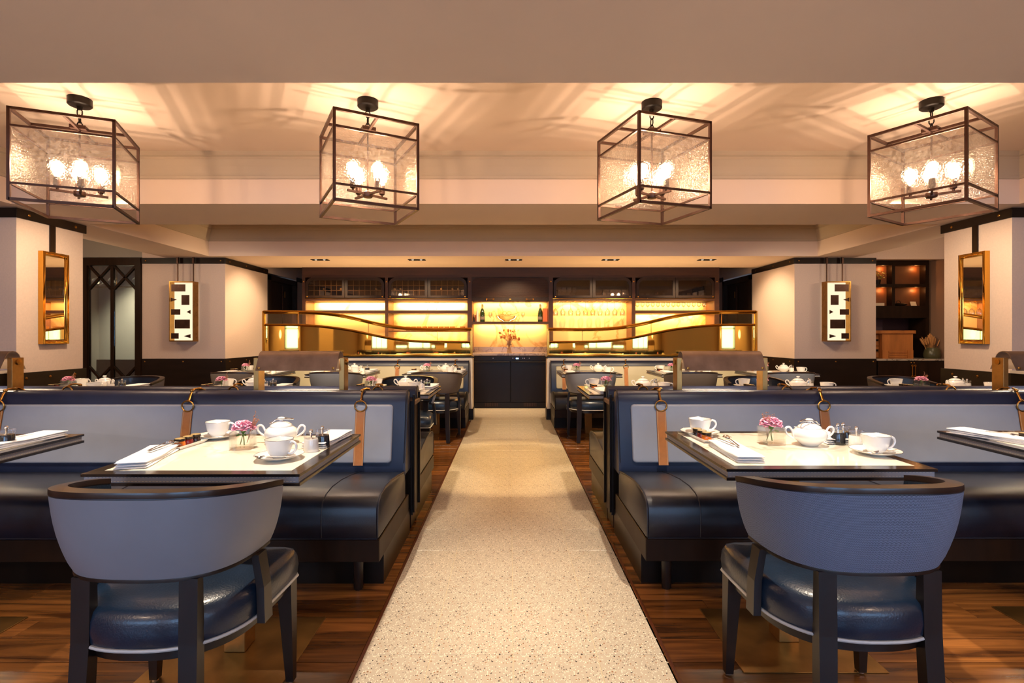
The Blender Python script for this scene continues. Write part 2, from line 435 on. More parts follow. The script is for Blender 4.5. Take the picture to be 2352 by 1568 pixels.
def struct(mb, name, mat, parent=None, **k):
    o = mb.build(name, mat, parent, **k); 
    if parent is None: o['kind'] = 'structure'
    return o

# ------------------------------------------------------------------ room shell
ZS, ZT = 2.38, 2.82
TX0, TX1 = -4.46, 4.56
XW = 7.4
fl = struct(B(-XW-.1, XW+.1, -3.3, 11.2, -.12, -.022), 'floor', 'dullfloor')
# terrazzo aisle tiles
cols = (-.547, -.297, .0125, .328, .585)
tb = {}
y = .05
ys = []
while y < 8.52: ys.append(y); y += .3155
g = .0014
for j, y0 in enumerate(ys):
    for i in range(4):
        x0, x1 = cols[i], cols[i+1]
        y1 = min(y0+.3155, 8.57)
        last = y1-y0 < .31
        key = (i, last)
        if key not in tb:
            o = B(g, x1-x0-g, g, y1-y0-g, -.02, 0, .0008, 1).build('tile', 'terrazzo', fl, (x0, y0, 0), smooth=False); tb[key] = o
        else:
            o = tb[key].copy(); C.objects.link(o); o.location = (x0, y0, 0)
B(-.547, .585, .05, 8.57, -.021, -.0015).build('grout_bed', 'grout', fl)
B(-3.8, -.547, 7.32, 8.57, -.02, 0).build('tile_strip', 'terrazzo', fl); B(.585, 3.8, 7.32, 8.57, -.02, 0).build('tile_strip', 'terrazzo', fl)
for x in (-.559, .585): B(x, x+.012, .05, 7.32, -.02, .002).build('floor_edging', 'terrtrim', fl)
# oak planks: singly where the photograph lets you tell them apart
pk = {}
def plank(x0, x1, y0, wdt=.148):
    k = round(x1-x0, 2)
    if k not in pk:
        pk[k] = B(.0008, k-.0008, .0008, wdt-.0008, -.02, 0, .001, 1).build('plank', 'plank', fl, (x0, y0, 0), smooth=False)
    else:
        o = pk[k].copy(); C.objects.link(o); o.location = (x0, y0, 0)
y = 1.15
row = 0
while y < 3.3:
    for s in (-1, 1):
        x = .575 if s > 0 else .561
        first = [.52, .96, .30, .74][(row*3+(s > 0)) % 4]
        xs = [x, x+first]
        while xs[-1] < 3.0: xs.append(xs[-1]+1.12)
        for a, b in zip(xs, xs[1:]):
            plank(a if s > 0 else -b, b if s > 0 else -a, y)
            if s < 0: pass
    y += .15; row += 1
while y < 7.2:
    for s in (-1, 1):
        x = .575 if s > 0 else .561
        a, b = x, x+[.56, .92][(row+(s > 0)) % 2]
        plank(a if s > 0 else -b, b if s > 0 else -a, y)
    y += .15; row += 1
def woodsheet(x0, x1, y0, y1): B(x0, x1, y0, y1, -.021, -.003).build('plank_field', 'plank', fl, kind='stuff')
for s in (-1, 1):
    a, b = (.6, XW)
    xx = (a, b) if s > 0 else (-b, -a)
    woodsheet(xx[0], xx[1], -3.2, 11.1)

# walls
def wallbox(n, *a, mat='wall'): return struct(B(*a), n, mat)
w_rear_z = (.75, 2.15)
rw = struct(MB().box(-XW, XW, -3.3, -3.2, 0, w_rear_z[0]).box(-XW, XW, -3.3, -3.2, w_rear_z[1], 2.9)
   .box(-XW, -4.9, -3.3, -3.2, .75, 2.15).box(-2.3, -1.3, -3.3, -3.2, .75, 2.15).box(1.3, 2.3, -3.3, -3.2, .75, 2.15).box(4.9, XW, -3.3, -3.2, .75, 2.15), 'wall_rear', 'wall')
for i, x in enumerate((-3.6, 0, 3.6)):
    mb = MB()
    for k in range(4): mb.box(x-1.3+k*.86, x-1.26+k*.86, -3.29, -3.22, .75, 2.15)
    for z in (.75, 1.43, 2.11): mb.box(x-1.3, x+1.3, -3.29, -3.22, z, z+.04)
    wn = struct(mb, f'window_{i+1}', 'dark')
    B(x-1.28, x+1.28, -3.262, -3.258, .77, 2.13).build('pane', 'glass', wn)
wallbox('wall_left', -XW-.1, -XW, -3.2, 7.8, 0, 3.0)
wallbox('wall_right', XW, XW+.1, -3.2, 7.8, 0, 3.0)
YF = 7.8
XS0, XS1 = -4.30, 4.30
# frontal walls beside the bar and side passage walls
wf1 = struct(B(-5.555, XS0, YF, YF+.12, 0, 3.0), 'wall_front_left', 'wall')
wf2 = struct(B(XS1, 5.53, YF, YF+.12, 0, 3.0), 'wall_front_right', 'wall')
struct(B(-XW, -6.46, YF, YF+.12, 0, 3.0), 'wall_corner_left', 'wall')
struct(B(-6.46, -5.555, YF, YF+.12, 2.385, 3.0), 'wall_over_door', 'grey_wall')
struct(B(6.67, XW, YF, YF+.12, 0, 3.0), 'wall_corner_right', 'wall')
struct(B(5.53, 6.67, YF, YF+.12, 2.36, 3.0), 'wall_over_niche', 'wall')
DY0, DY1 = 9.16, 10.40
for s, nm in ((-1, 'left'), (1, 'right')):
    x0, x1 = (XS0-.12, XS0) if s < 0 else (XS1, XS1+.12)
    struct(MB().box(x0, x1, YF+.12, DY0, 0, 2.9).box(x0, x1, DY1, 11.1, 0, 2.9).box(x0, x1, DY0, DY1, 2.32, 2.9), 'wall_passage_'+nm, 'wall')
    # door in the passage wall
    d = struct(MB().box(min(x0+.02, x1-.06), max(x0+.02, x1-.06)+.0001 if s > 0 else x1-.02, DY0+.1, DY1-.09, 0, 2.21) if False else
               B(XS0-.10, XS0-.05, DY0+.1, DY1-.08, .005, 2.2) if s < 0 else B(XS1+.05, XS1+.10, DY0+.1, DY1-.08, .005, 2.2), f'door_{1 if s<0 else 2}', 'dark')
    xa, xb = (XS0-.06, XS0+.02) if s < 0 else (XS1-.02, XS1+.06)
    MB().box(xa, xb, DY0, DY0+.1, 0, 2.28).box(xa, xb, DY1-.08, DY1, 0, 2.28).box(xa, xb, DY0, DY1, 2.2, 2.29).build('door_casing', 'trim', d)
    xi = XS0-.048 if s < 0 else XS1+.032
    MB().box(xi, xi+.016, 9.2+.72, 9.2+.76, 1.93, 2.05).build('hinge', 'gold', d)
    mb = MB(); 
    mb.box(xi-.001, xi+.012, 9.86, 9.90, .1, 2.15)
    mb.build('door_stile', 'darkx', d)
struct(B(-XW, XW, 11.1, 11.2, 0, 3.0), 'wall_back', 'wall')

# pillars with mirrors
def pillar(s):
    nm = 'left' if s < 0 else 'right'
    a, b = (4.54, 5.9) if s < 0 else (4.62, 5.9)
    X = (lambda v: s*v)
    x0, x1 = sorted((X(a), X(b)))
    y0, y1 = 4.75, 5.49
    p = struct(B(x0, x1, y0, y1, 0, ZS), 'wall_pillar_'+nm, 'wall')
    return p, x0, x1, y0, y1, X(a)
def stud(parent, p, axis, r=.011):
    mb = MB()
    c = Vector(p)
    prof = [(r, 0), (r*.95, .003), (r*.6, .006), (.0005, .0075)]
    if axis in ('y', '-y'):
        mb.lathe([(a, (-b if axis == '-y' else b)) for a, b in prof], 10, c, 'y')
    else:
        mb.lathe([(a, (-b if axis == '-x' else b)) for a, b in prof], 10, c, 'x')
    return mb.build('stud', 'brass', parent)
ti = [0]
def trim(mb, mat='trim', **k):
    ti[0] += 1
    return struct(mb, f'trim_{ti[0]}', mat, **k)
ZB0, ZB1, ZD = 2.288, 2.376, .856
for s in (-1, 1):
    p, x0, x1, y0, y1, xf = pillar(s)
    e = .018
    # bands round the pillar: top and dado, with front face and side face
    for (z0, z1) in ((ZB0, ZB1), (0, ZD)):
        mb = MB()
        if s < 0:
            mb.box(xf, xf+e, y0-e, y1+.03, z0, z1, .003, 1).box(x0, xf+e, y0-e, y0, z0, z1, .003, 1)
        else:
            mb.box(xf-e, xf, y0-e, y1+.03, z0, z1, .003, 1).box(xf-e, x1, y0-e, y0, z0, z1, .003, 1)
        t = trim(mb)
        zc = (z0+z1)/2 if z1 > 1 else z1-.055
        for yy in ((4.86, 5.38) if z1 > 1 else (4.83, 5.08, 5.37)):
            stud(t, (xf-s*e, yy, zc), 'x' if s < 0 else '-x', .014)
    # mirror
    mi = thing('wall_mirror', f'tall brass-framed mirror hung by a strap on the {"left" if s<0 else "right"} pillar', 'mirror', (xf-s*.001, 5.115, 1.57), 0)
    d = .05
    fx = -s
    def bx(xa, xb, ya, yb, za, zb, bev=0):
        a_, b_ = sorted((fx*xa, fx*xb)); return (a_, b_, ya, yb, za, zb, bev)
    mb = MB(); hw, hh, t_ = .148, .45, .026
    mb.box(*bx(0, d, -hw, -hw+t_, -hh, hh, .003)).box(*bx(0, d, hw-t_, hw, -hh, hh, .003)).box(*bx(0, d, -hw+t_, hw-t_, -hh, -hh+t_, .003)).box(*bx(0, d, -hw+t_, hw-t_, hh-t_, hh, .003))
    mb.build('frame', 'gold', mi)
    mm = MB(); xx = fx*(d-.016)
    # bevelled mirror plate
    o1 = [(xx-fx*.006, a, b) for a, b in ((-hw+t_, -hh+t_), (hw-t_, -hh+t_), (hw-t_, hh-t_), (-hw+t_, hh-t_))]
    o2 = [(xx, a, b) for a, b in ((-hw+t_+.018, -hh+t_+.018), (hw-t_-.018, -hh+t_+.018), (hw-t_-.018, hh-t_-.018), (-hw+t_+.018, hh-t_-.018))]
    o0 = [(fx*.004, q[1], q[2]) for q in o1]
    mm.loft([o0, o1, o2]); mm.build('mirror_glass', simple('mirror_silver', (.82,.80,.76,1), .01, 1), mi, smooth=False)
    st = MB().box(*bx(.004, .016, -.03, .03, hh-.02, .735, .002)).build('hanging_strap', 'dark', mi)
# bands and dado on frontal walls
for s in (-1, 1):
    x0, x1 = (-5.555, XS0) if s < 0 else (XS1, 5.53)
    e = .015
    for (z0, z1) in ((ZB0, ZB1), (0, ZD)):
        t = trim(MB().box(x0, x1 if s < 0 else x1, YF-e, YF, z0, z1, .003, 1))
        zc = (z0+z1)/2 if z1 > 1 else z1-.045
        for f in ((.05, .95) if z1 > 1 else (.04, .5, .96)):
            stud(t, (x0+(x1-x0)*f, YF-e, zc), '-y', .012)
        xa, xb = (XS0, XS0+e) if s < 0 else (XS1-e, XS1)
        t = trim(MB().box(xa, xb, YF-e, DY0, z0, z1, .003, 1).box(xa, xb, DY1, 11.0, z0, z1, .003, 1))
        for yy in (7.9, 8.4, 9.0): stud(t, (xb if s < 0 else xa, yy, zc), 'x' if s < 0 else '-x', .011)
# ceiling
cl = struct(MB().box(-XW, XW, -3.3, 2.41, ZS, 2.95)
    .box(-XW, TX0, 2.41, 5.47, ZS, 2.95).box(TX1, XW, 2.41, 5.47, ZS, 2.95).box(TX0, TX1, 4.62, 5.47, ZS, 2.95)
    .box(-5.19, TX0, 5.47, 7.85, ZS, 2.95).box(TX1, 5.19, 5.47, 7.85, ZS, 2.95)
    .box(TX0, TX1, 7.65, 8.93, ZS, 2.95)
    .box(TX0, TX1, 2.41, 4.62, ZT, 2.95).box(TX0, TX1, 5.47, 7.65, ZT, 2.95)
    .box(-XW, -5.19, 5.47, 7.85, 2.75, 2.95).box(5.19, XW, 5.47, 7.85, 2.75, 2.95)
    .box(-5.2, 5.2, 8.93, 11.2, 2.9, 2.98).box(5.2, XW, 7.925, 8.65, 2.385, 2.5).box(-5.2, XS0-.125, 7.925, 8.93, 2.9, 2.98), 'ceiling', 'ceil', smooth=False)
def crown(x0, x1, y0, y1):
    prof = [(0, 2.60), (.012, 2.602), (.014, 2.625), (.022, 2.635), (.03, 2.65), (.05, 2.70), (.072, 2.745), (.078, 2.755), (.078, 2.775), (.095, 2.785), (.10, 2.82), (0, 2.82)]
    rings = []
    for d, z in prof: rings.append([(x0+d, y0+d, z), (x1-d, y0+d, z), (x1-d, y1-d, z), (x0+d, y1-d, z)])
    mb = MB(); mb.loft(rings+[rings[0]], True, False)
    trim(mb, 'crown', smooth=False)
crown(TX0, TX1, 2.41, 4.62); crown(TX0, TX1, 5.47, 7.65)
# square twin downlights in the bar soffit
def mk_down():
    o = thing('ceiling_downlight', 'x', 'downlight')
    MB().box(-.13, .13, -.06, -.052, -.008, .002).box(-.13, .13, .052, .06, -.008, .002).box(-.13, -.122, -.052, .052, -.008, .002).box(.122, .13, -.052, .052, -.008, .002).box(-.008, .008, -.052, .052, -.006, .002).build('frame', 'blackmetal', o)
    for x in (-.065, .065):
        l = B(x-.055, x+.055, -.05, .05, -.003, .001).build('lamp_well', 'blackmetal', o)
        MB().lathe([(.016, -.006), (.018, -.003), (.001, -.003)], 12, (x, 0, 0)).build('lens', 'downglow', l)
    return o
PD = Proto(mk_down)
for x, t in zip(SPOTX, ('leftmost', 'second from left', 'middle', 'second from right', 'rightmost')):
    PD.put((x, 8.0, ZS), 0, f'{t} of the five twin square downlights above the bar', 'twin downlights above the bar')

# ------------------------------------------------------------------ lanterns
def mk_lantern():
    o = thing('lantern', 'x', 'pendant lamp')          # origin on the ceiling
    h, a, r = .578, .268, .0085
    zt, zb = -.205, -.205-h
    f = MB()
    for sx in (-a, a):
        for sy in (-a, a): f.box(sx-r, sx+r, sy-r, sy+r, zb, zt)
    for z in (zt-r, zb+r):
        for sg in (-a, a):
            f.box(-a, a, sg-r, sg+r, z-r, z+r); f.box(sg-r, sg+r, -a, a, z-r, z+r)
    for z in (zt-.115, zb+.108):
        for sg in (-a, a):
            f.box(-a, a, sg-r*.8, sg+r*.8, z-r*.7, z+r*.7); f.box(sg-r*.8, sg+r*.8, -a, a, z-r*.7, z+r*.7)
    f.box(-a, a, -r*.9, r*.9, zt-2*r, zt).box(-r*.9, r*.9, -a, a, zt-2*r, zt)
    f.box(-.045, .045, -.045, .045, zt-.012, zt+.012)
    f.build('frame', 'bronze', o, smooth=False)
    for k in range(4):
        g = B(-a+.008, a-.008, a-.003, a+.001, zb+.112, zt-.119).rot(k*PI/2)
        g.build('glass_pane', 'seedy', o, smooth=False)
    MB().lathe([(.001, 0), (.07, 0), (.07, -.045), (.062, -.052), (.018, -.056), (.015, -.075), (.001, -.076)], 28).build('canopy', 'blackmetal', o)
    ch = MB()
    z = -.07
    for k in range(3):
        pts = []
        for t in range(8):
            an = 2*PI*t/8+PI/8
            u, v = .015*math.cos(an), .028*math.sin(an)
            pts.append((u, 0, z-.024+v) if k % 2 == 0 else (0, u, z-.024+v))
        ch.tube(pts, .0042, 6, True); z -= .045
    ch.build('chain', 'blackmetal', o)
    st = MB().tube([(0, 0, zt), (0, 0, zb+.14)], .006, 8)
    zc = zb+.135
    st.lathe([(.001, zc-.022), (.03, zc-.02), (.034, zc-.012), (.034, zc+.012), (.02, zc+.02), (.006, zc+.03)], 16)
    st.build('stem', 'bronze', o)
    ar = MB()
    for k in range(4): 
        b = MB(); ang = R(20)+k*PI/2
        ar.box(.01, .155, -.007, .007, zc-.007, zc+.007, rz=ang, piv=(0, 0, 0))
    ar.build('arm_cross', 'bronze', o, smooth=False)
    for k in range(4):
        ang = R(20)+k*PI/2; x, y = .115*math.cos(ang), .115*math.sin(ang)
        s_ = MB().lathe([(.001, 0), (.008, 0), (.009, .012), (.019, .018), (.021, .03), (.021, .082), (.001, .083)], 14, (x, y, zc+.006)).build('socket', 'bronze', o)
        MB().lathe([(.012, 0), (.014, .012), (.026, .04), (.032, .065), (.030, .085), (.018, .103), (.001, .110)], 14, (x, y, zc+.088)).build('bulb', 'bulb', s_)
        lamp = light('POINT', (x, y, zc+.155), 3.9, WARM, shadow_soft_size=.007); lamp.parent = o
    return o
PL = Proto(mk_lantern)
for x, y, r, t in ((-2.94, 3.53, 22, 'far left'), (-.978, 3.556, 28.4, 'left of centre'), (.985, 3.583, 18, 'right of centre'), (2.907, 3.56, 32, 'far right')):
    PL.put((x, y, ZT), R(r), f'cubic bronze lantern with seedy glass and glowing bulbs, {t} of four', 'glass lanterns under the front ceiling')

# ------------------------------------------------------------------ banquettes
def xloft(prof, x0, x1, ins=.012):
    cx = sum(p[0] for p in prof)/len(prof); cz = sum(p[1] for p in prof)/len(prof)
    L = []
    for x, k in ((x0, 1-ins*4), (x0+ins*.3, 1-ins*1.6), (x0+ins, 1), (x1-ins, 1), (x1-ins*.3, 1-ins*1.6), (x1, 1-ins*4)):
        L.append([(x, cx+(p[0]-cx)*k, cz+(p[1]-cz)*k) for p in prof])
    m = MB(); m.loft(L); return m
SEATP = [(.012, .252), (.0, .26), (-.006, .33), (.0, .395), (.018, .425), (.06, .445), (.14, .456), (.28, .452), (.45, .432), (.60, .408), (.64, .40), (.64, .252)]
def banquette(name, label, x0, x1, y, rz, straps, pale='pale', seatm='seat', backm='navy', rear=True, pan=(0.08, .08), legs=True, zt=.872):
    """x0..x1 in world, front of the seat at y; rz 0 faces the camera"""
    cx = (x0+x1)/2; L = (x1-x0)/2
    o = thing(name, label, 'banquette', (cx, y, 0), rz)
    sg = 1 if rz == 0 else -1
    xloft(SEATP, -L+.004, L-.004).build('seat_cushion', seatm, o, ang=50)
    bt = zt
    bp = [(.60, .38), (.598, .46), (.628, .62), (.655, bt-.07), (.665, bt-.03), (.685, bt-.006), (.715, bt), (.742, bt-.008), (.756, bt-.03), (.758, bt-.07), (.758, .38)]
    xloft(bp, -L, L, .014).build('backrest', backm, o, ang=50)
    # inset leather panel on the back
    def yb(z): return .598+(z-.46)*(.655-.598)/(bt-.07-.46)
    p0, p1 = (-L+pan[0], L-pan[1]) if rz == 0 else (-L+pan[1], L-pan[0])
    za, zb_ = .462, bt-.078
    m = MB(); rr = .02
    outl = []
    for cxx, czz, a0 in ((p1-rr, zb_-rr, 0), (p0+rr, zb_-rr, 90), (p0+rr, za+rr, 180), (p1-rr, za+rr, 270)):
        for k in range(5):
            a = R(a0+k*22.5); outl.append((cxx+rr*math.cos(a), czz+rr*math.sin(a)))
    cxm, czm = (p0+p1)/2, (za+zb_)/2
    def ringat(off, ins):
        q = []
        for a, b in outl:
            aa = a-math.copysign(ins, a-cxm); bb = b-math.copysign(ins, b-czm)
            q.append((aa, yb(bb)+off, bb))
        return q
    m.loft([ringat(.01, 0), ringat(-.008, 0), ringat(-.014, .004), ringat(-.016, .012)])
    m.build('back_panel', pale, o, ang=50)
    # piping
    pp = MB()
    for e in (-L+.006, L-.006):
        pp.tube([(e, a-.002, b+.002) for a, b in SEATP[1:11]], .0045, 6)
        pp.tube([(e, a-.002, b+.001) for a, b in bp[1:10]], .0045, 6)
    pp.tube([(-L+.01, .004, .254), (L-.01, .004, .254)], .0045, 6)
    for sx in straps:
        pp.tube([((sx-cx)*sg, a-.0005, b+.0012) for a, b in SEATP[1:11]], .003, 6)
    pp.build('piping', 'darkpipe', o)
    B(-L, L, .003, .70, .145, .25, .003, 1).build('fascia', 'dark', o)
    MB().box(-L+.003, L-.003, .10, .755, 0, .145).build('plinth', 'black', o)
    if legs:
        for lx in ([-L+.11, L-.11] + [(-L+.11)+1.25*k for k in range(1, 3)]):
            MB().lathe([(.02, 0), (.022, .01), (.027, .145)], 14, (lx, .05, 0)).build('leg', 'chairwood', o)
    for sx in straps:
        lx = (sx-cx)*sg
        w2 = .028
        m = MB()
        zz = [za-.01, .5, .6, .70, .76]
        for i in range(len(zz)-1):
            pass
        m.loft([[(lx-w2, yb(z)-.019, z), (lx+w2, yb(z)-.019, z), (lx+w2, yb(z)-.023, z), (lx-w2, yb(z)-.023, z)] for z in zz])
        st = m.build('strap', 'tan', o)
        th = MB()
        for e in (-w2+.005, w2-.005): th.tube([(lx+e, yb(z)-.0235, z) for z in zz], .0009, 4)
        th.build('stitching', 'thread', st)
        zr = bt-.085; yr = yb(zr)-.026
        MB().tube([(lx+.034*math.cos(2*PI*k/20), yr, zr+.031*math.sin(2*PI*k/20)) for k in range(20)], .0045, 8, True).build('ring', 'brass', st)
        cl_ = MB().tube(cr([(lx, yr, zr+.031), (lx, yb(bt-.05)-.02, bt-.05), (lx, .660, bt-.012), (lx+.006, .68, bt+.010)]), lambda t: .0075-.003*t, 8)
        cl_.tube([(lx+.0, .675, bt+.008), (lx+.012, .70, bt+.012), (lx+.028, .715, bt+.009)], .006, 6)
        cl_.sphere((lx, .668, bt+.002), .011, u=10, v=6)
        cl_.build('clip', 'brass', st)
        if rear:
            MB().tube([(lx+.032*math.cos(2*PI*k/20), .768, bt-.03+.031*math.sin(2*PI*k/20)) for k in range(20)], .0045, 8, True).build('ring', 'brass', st)
            MB().tube([(lx, .772, bt-.002), (lx, .75, bt+.010), (lx+.01, .72, bt+.012)], .006, 6).build('clip', 'brass', st)
    return o
BL0, BR0 = -.608, .636
banquette('banquette', 'navy banquette with pale grey-blue back panel at the front left', -4.2, BL0, 2.402, 0, (-.876, -1.89, -3.0, -4.0), pan=(.1, .08))
banquette('banquette', 'navy banquette with pale grey-blue back panel at the front right', BR0, 4.3, 2.412, 0, (.89, 1.85, 3.02, 4.0), pan=(.08, .1))
banquette('banquette', 'navy banquette facing the bar, back to back with the front left one', -4.2, BL0, 4.13, PI, (-.86, -1.80, -2.88), pan=(.08, .1), legs=False, zt=.868)
banquette('banquette', 'navy banquette facing the bar, back to back with the front right one', BR0, 4.3, 4.14, PI, (.87, 1.81, 2.88), pan=(.08, .1), legs=False, zt=.868)
banquette('banquette', 'long bar-side banquette with cream back panel left of the aisle', -3.62, -.575, 6.62, 0, (-.77, -1.58, -2.5, -3.35), pale='cream', rear=False, pan=(.075, .075), legs=False, zt=.85)
banquette('banquette', 'long bar-side banquette with cream back panel right of the aisle', .575, 3.62, 6.62, 0, (.76, 1.63, 2.55, 3.36), pale='cream', rear=False, pan=(.075, .075), legs=False, zt=.85)
# partitions between the back-to-back banquettes
for s, xe, nm in ((-1, BL0, 'left'), (1, BR0, 'right')):
    o = thing('booth_partition', f'dark wood partition between the back-to-back banquettes on the {nm}', 'partition', (xe, 3.27, 0))
    q = lambda a, b: sorted((-s*a, -s*b))     # local x, positive toward the aisle
    a, b = sorted((s*.0, s*3.55))
    MB().box(a+(.0 if s > 0 else 0), b, -.095, .085, .02, .80).build('core_board', 'black', o)
    x0, x1 = sorted((0, -s*.012))
    MB().box(x0, x1, -.10, .09, .10, .80).build('end_panel', 'trim', o, smooth=False)
    x0, x1 = sorted((-s*.012, -s*.026))
    for yy in (-.108, .082): MB().box(x0, x1, yy-.006, yy+.008, .12, .84, .002, 1).build('edge_strip', 'black', o)
    MB().box(x0, x1, -.10, .082, .775, .80, .002, 1).build('cap_strip', 'hood', o)

# hood lamps on the partitions
def mk_hood():
    o = thing('hood_lamp', 'x', 'lamp')      # origin at the partition top, x from left post
    W = .535
    for k, x in enumerate((0, W)):
        ps = MB().box(x-.016, x+.016, -.045, .035, -.0, .262, .002, 1).build('post', 'post', o)
        MB().lathe([(.017, -.002), (.017, .009), (.001, .012)], 12, (x+(-.018 if k == 0 else .016), -.005, .235), 'x').build('pivot_bolt', 'brass', ps)
    out = []
    def ring(x, off):
        q = []
        r = .052-off
        q.append((x, -.094+off, .185))
        for k in range(9):
            a = PI-.25-k*(PI-.5)/8
            q.append((x, -.005+r*math.cos(a), .252+r*math.sin(a)))
        q.append((x, .084-off, .185))
        return q
    m = MB()
    xa, xb = .018, W-.018
    o1, o2 = ring(xa, 0), ring(xb, 0); i1, i2 = ring(xa, .0035), ring(xb, .0035)
    m.loft([o1+i1[::-1], o2+i2[::-1]])
    hd = m.build('hood', 'hood', o, ang=50)
    for x in (xa+.02, xb-.02):
        for yy, ax in ((-.092, '-y'),):
            MB().lathe([(.009, 0), (.008, -.004), (.001, -.006)], 10, (x, yy+.003, .20), 'y').build('rivet', 'brass', hd)
    MB().box(.10, W-.10, -.02, .01, .278, .288).build('light_bar', 'led_strip', o)
    l = light('AREA', (W/2, -.005, .255), 2.6, WARMW, None, shape='RECTANGLE', size=.42, size_y=.03); l.parent = o
    return o
PH = Proto(mk_hood)
ZP = .80
for x, y, t in ((-1.585, 3.27, 'bronze curved metal hood lamp on two posts, left of the aisle'), (1.06, 3.27, 'bronze curved metal hood lamp on two posts, right of the aisle'),
             (-3.66, 3.27, 'bronze hood lamp cut off by the left picture edge'), (3.10, 3.27, 'bronze hood lamp cut off by the right picture edge')):
    PH.put((x, y, ZP), 0, t, 'hood lamps on the banquette partitions')

# ------------------------------------------------------------------ chairs
def mk_chair(kind):
    o = thing('barrel_chair', 'x', 'chair')
    y0 = .02
    def path(t, a, b, n=2.9):
        th = PI*t; c, s_ = math.cos(th), math.sin(th)
        return (-a*math.copysign(abs(c)**(2/n), c), y0-b*abs(s_)**(2/n))
    ZT_, ZB_ = .775, .553
    def ab(v, off=0):
        k = v**.8
        return .250+(.291-.250)*k+off+.006*math.sin(PI*v), .262+(.312-.262)*k+off+.006*math.sin(PI*v)
    def top(t): return .727+.050*max(0, math.sin(PI*t))**.6
    def bot(t): return ZB_+.004*(abs(2*t-1)**4)
    def P(off):
        def f(u, v):
            a, b = ab(v, off); x, y = path(u, a, b)
            return (x, y, bot(u)+(top(u)-bot(u))*v)
        return f
    N = 44
    mb = MB()
    fo, fi = P(0), P(-.016)
    mb.grid(fo, N, 8, lambda u, v: (u*.95, v*.24))
    mb.grid(fi, N, 8, lambda u, v: (u*.95, v*.24))
    # close edges
    for u in (0, 1):
        mb.grid(lambda a, v, u=u: Vector(fo(u, v)).lerp(Vector(fi(u, v)), a), 1, 8, lambda a, v: (a*.01, v*.24))
    for v in (0, 1):
        mb.grid(lambda a, t, v=v: Vector(fo(t, v)).lerp(Vector(fi(t, v)), a), 1, N, lambda a, t: (t, a*.01))
    bmesh.ops.remove_doubles(mb.bm, verts=mb.bm.verts, dist=.0004)
    mb.build('back_shell', {'pale': 'chairpale', 'woven': 'woven', 'grey': 'wovengrey'}[kind], o, ang=50)
    mi = MB(); fa, fb = P(-.016), P(-.036)
    mi.grid(fb, N, 6)
    for u in (0, 1): mi.grid(lambda a, v, u=u: Vector(fa(u, v)).lerp(Vector(fb(u, v)), a), 1, 6)
    for v in (0, 1): mi.grid(lambda a, t, v=v: Vector(fa(t, v)).lerp(Vector(fb(t, v)), a), 1, N)
    mi.build('inner_pad', 'chairseat', o, ang=50)
    def rail(v, zo, hw0, hw1, h, nm, mat):
        m = MB(); rings = []
        for i in range(N+1):
            t = i/N; a, b = ab(v)
            p1 = path(t, a+hw0, b+hw0); p2 = path(t, a-hw1, b-hw1)
            z = (top(t) if v == 1 else bot(t))+zo
            rings.append([(p1[0], p1[1], z), (p1[0], p1[1], z+h*.7), (p1[0]*.985+p2[0]*.015, p1[1]*.97+p2[1]*.03, z+h), (p2[0], p2[1], z+h), (p2[0], p2[1], z)])
        m.loft(rings); m.build(nm, mat, o, ang=50)
    rail(1, .004, .001, .036, .015, 'top_rail', 'rail'); rail(1, -.002, -.002, .034, .0065, 'rail_shadow_gap', 'darkpipe'); rail(0, -.010, .0, .034, .011, 'bottom_rail', 'chairwood')  # dark strip drawn as the shadow in the gap under the top rail
    # seat
    def outline(sc, n=32):
        q = []
        for i in range(n+1):
            x, y = path(i/n, .252*sc, .255*sc, 2.4); q.append((x, y-y0-.004))
        f = .222*sc
        for i in range(1, 8):
            t = i/8; x = .252*sc*(1-2*t)
            q.append((.252*sc*(1-2*t) if 0 else x, f if 0 < t < 1 else f))
        q = q[:]
        return q
    def ol(sc):
        q = []
        n = 30
        for i in range(n+1):
            x, y = path(i/n, .252*sc, .236*sc, 2.4); q.append((x, y-y0))
        q += [(.256*sc, .12*sc), (.256*sc, .205*sc), (.245*sc, .222*sc), (.1*sc, .226*sc), (-.1*sc, .226*sc), (-.245*sc, .222*sc), (-.256*sc, .205*sc), (-.256*sc, .12*sc)]
        return q
    m = MB(); rings = []
    for sc, z in ((.985, .362), (1.0, .37), (1.012, .40), (1.0, .43), (.965, .450), (.88, .462), (.7, .470), (.45, .474), (.02, .476)):
        rings.append([(x, y, z) for x, y in ol(sc)])
    m.loft(rings); m.build('seat', 'chairseat', o, ang=60)
    q = ol(1.0); MB().tube([(x*1.002, y*1.002, .361) for x, y in q], .0048, 6, True).build('piping', 'piping', o)
    MB().prism([(x*.93, y*.93) for x, y in ol(1)], .325, .361, 'z').build('seat_frame', 'chairwood', o)
    def leg(p, w, nm='leg'):
        m = MB(); rings = []
        for (x, y, z), (wx, wy) in zip(p, w):
            rings.append([(x-wx, y-wy, z), (x+wx, y-wy, z), (x+wx, y+wy, z), (x-wx, y+wy, z)])
        m.loft(rings); l = m.build(nm, 'chairwood', o, smooth=False)
        return l
    for s in (-1, 1):
        l = leg([(s*.238, .195, .003), (s*.232, .19, .2), (s*.226, .185, .362)], [(.013, .013), (.02, .02), (.026, .024)])
        MB().lathe([(.012, 0), (.012, .006)], 10, (s*.238, .195, -.0015)).build('glide', 'chrome', l)
        leg([(s*.160, -.232, 0), (s*.150, -.214, .2), (s*.146, -.207, .37), (s*.146, -.208, .546)], [(.020, .018), (.024, .018), (.0255, .016), (.0255, .012)])
        leg([(s*.266, -.045, .345), (s*.262, -.045, .45), (s*.247, -.045, .546)], [(.0115, .024), (.0115, .022), (.011, .024)], 'arm_post')
    return o
PC = {k: Proto(lambda k=k: mk_chair(k)) for k in ('pale', 'woven', 'grey')}
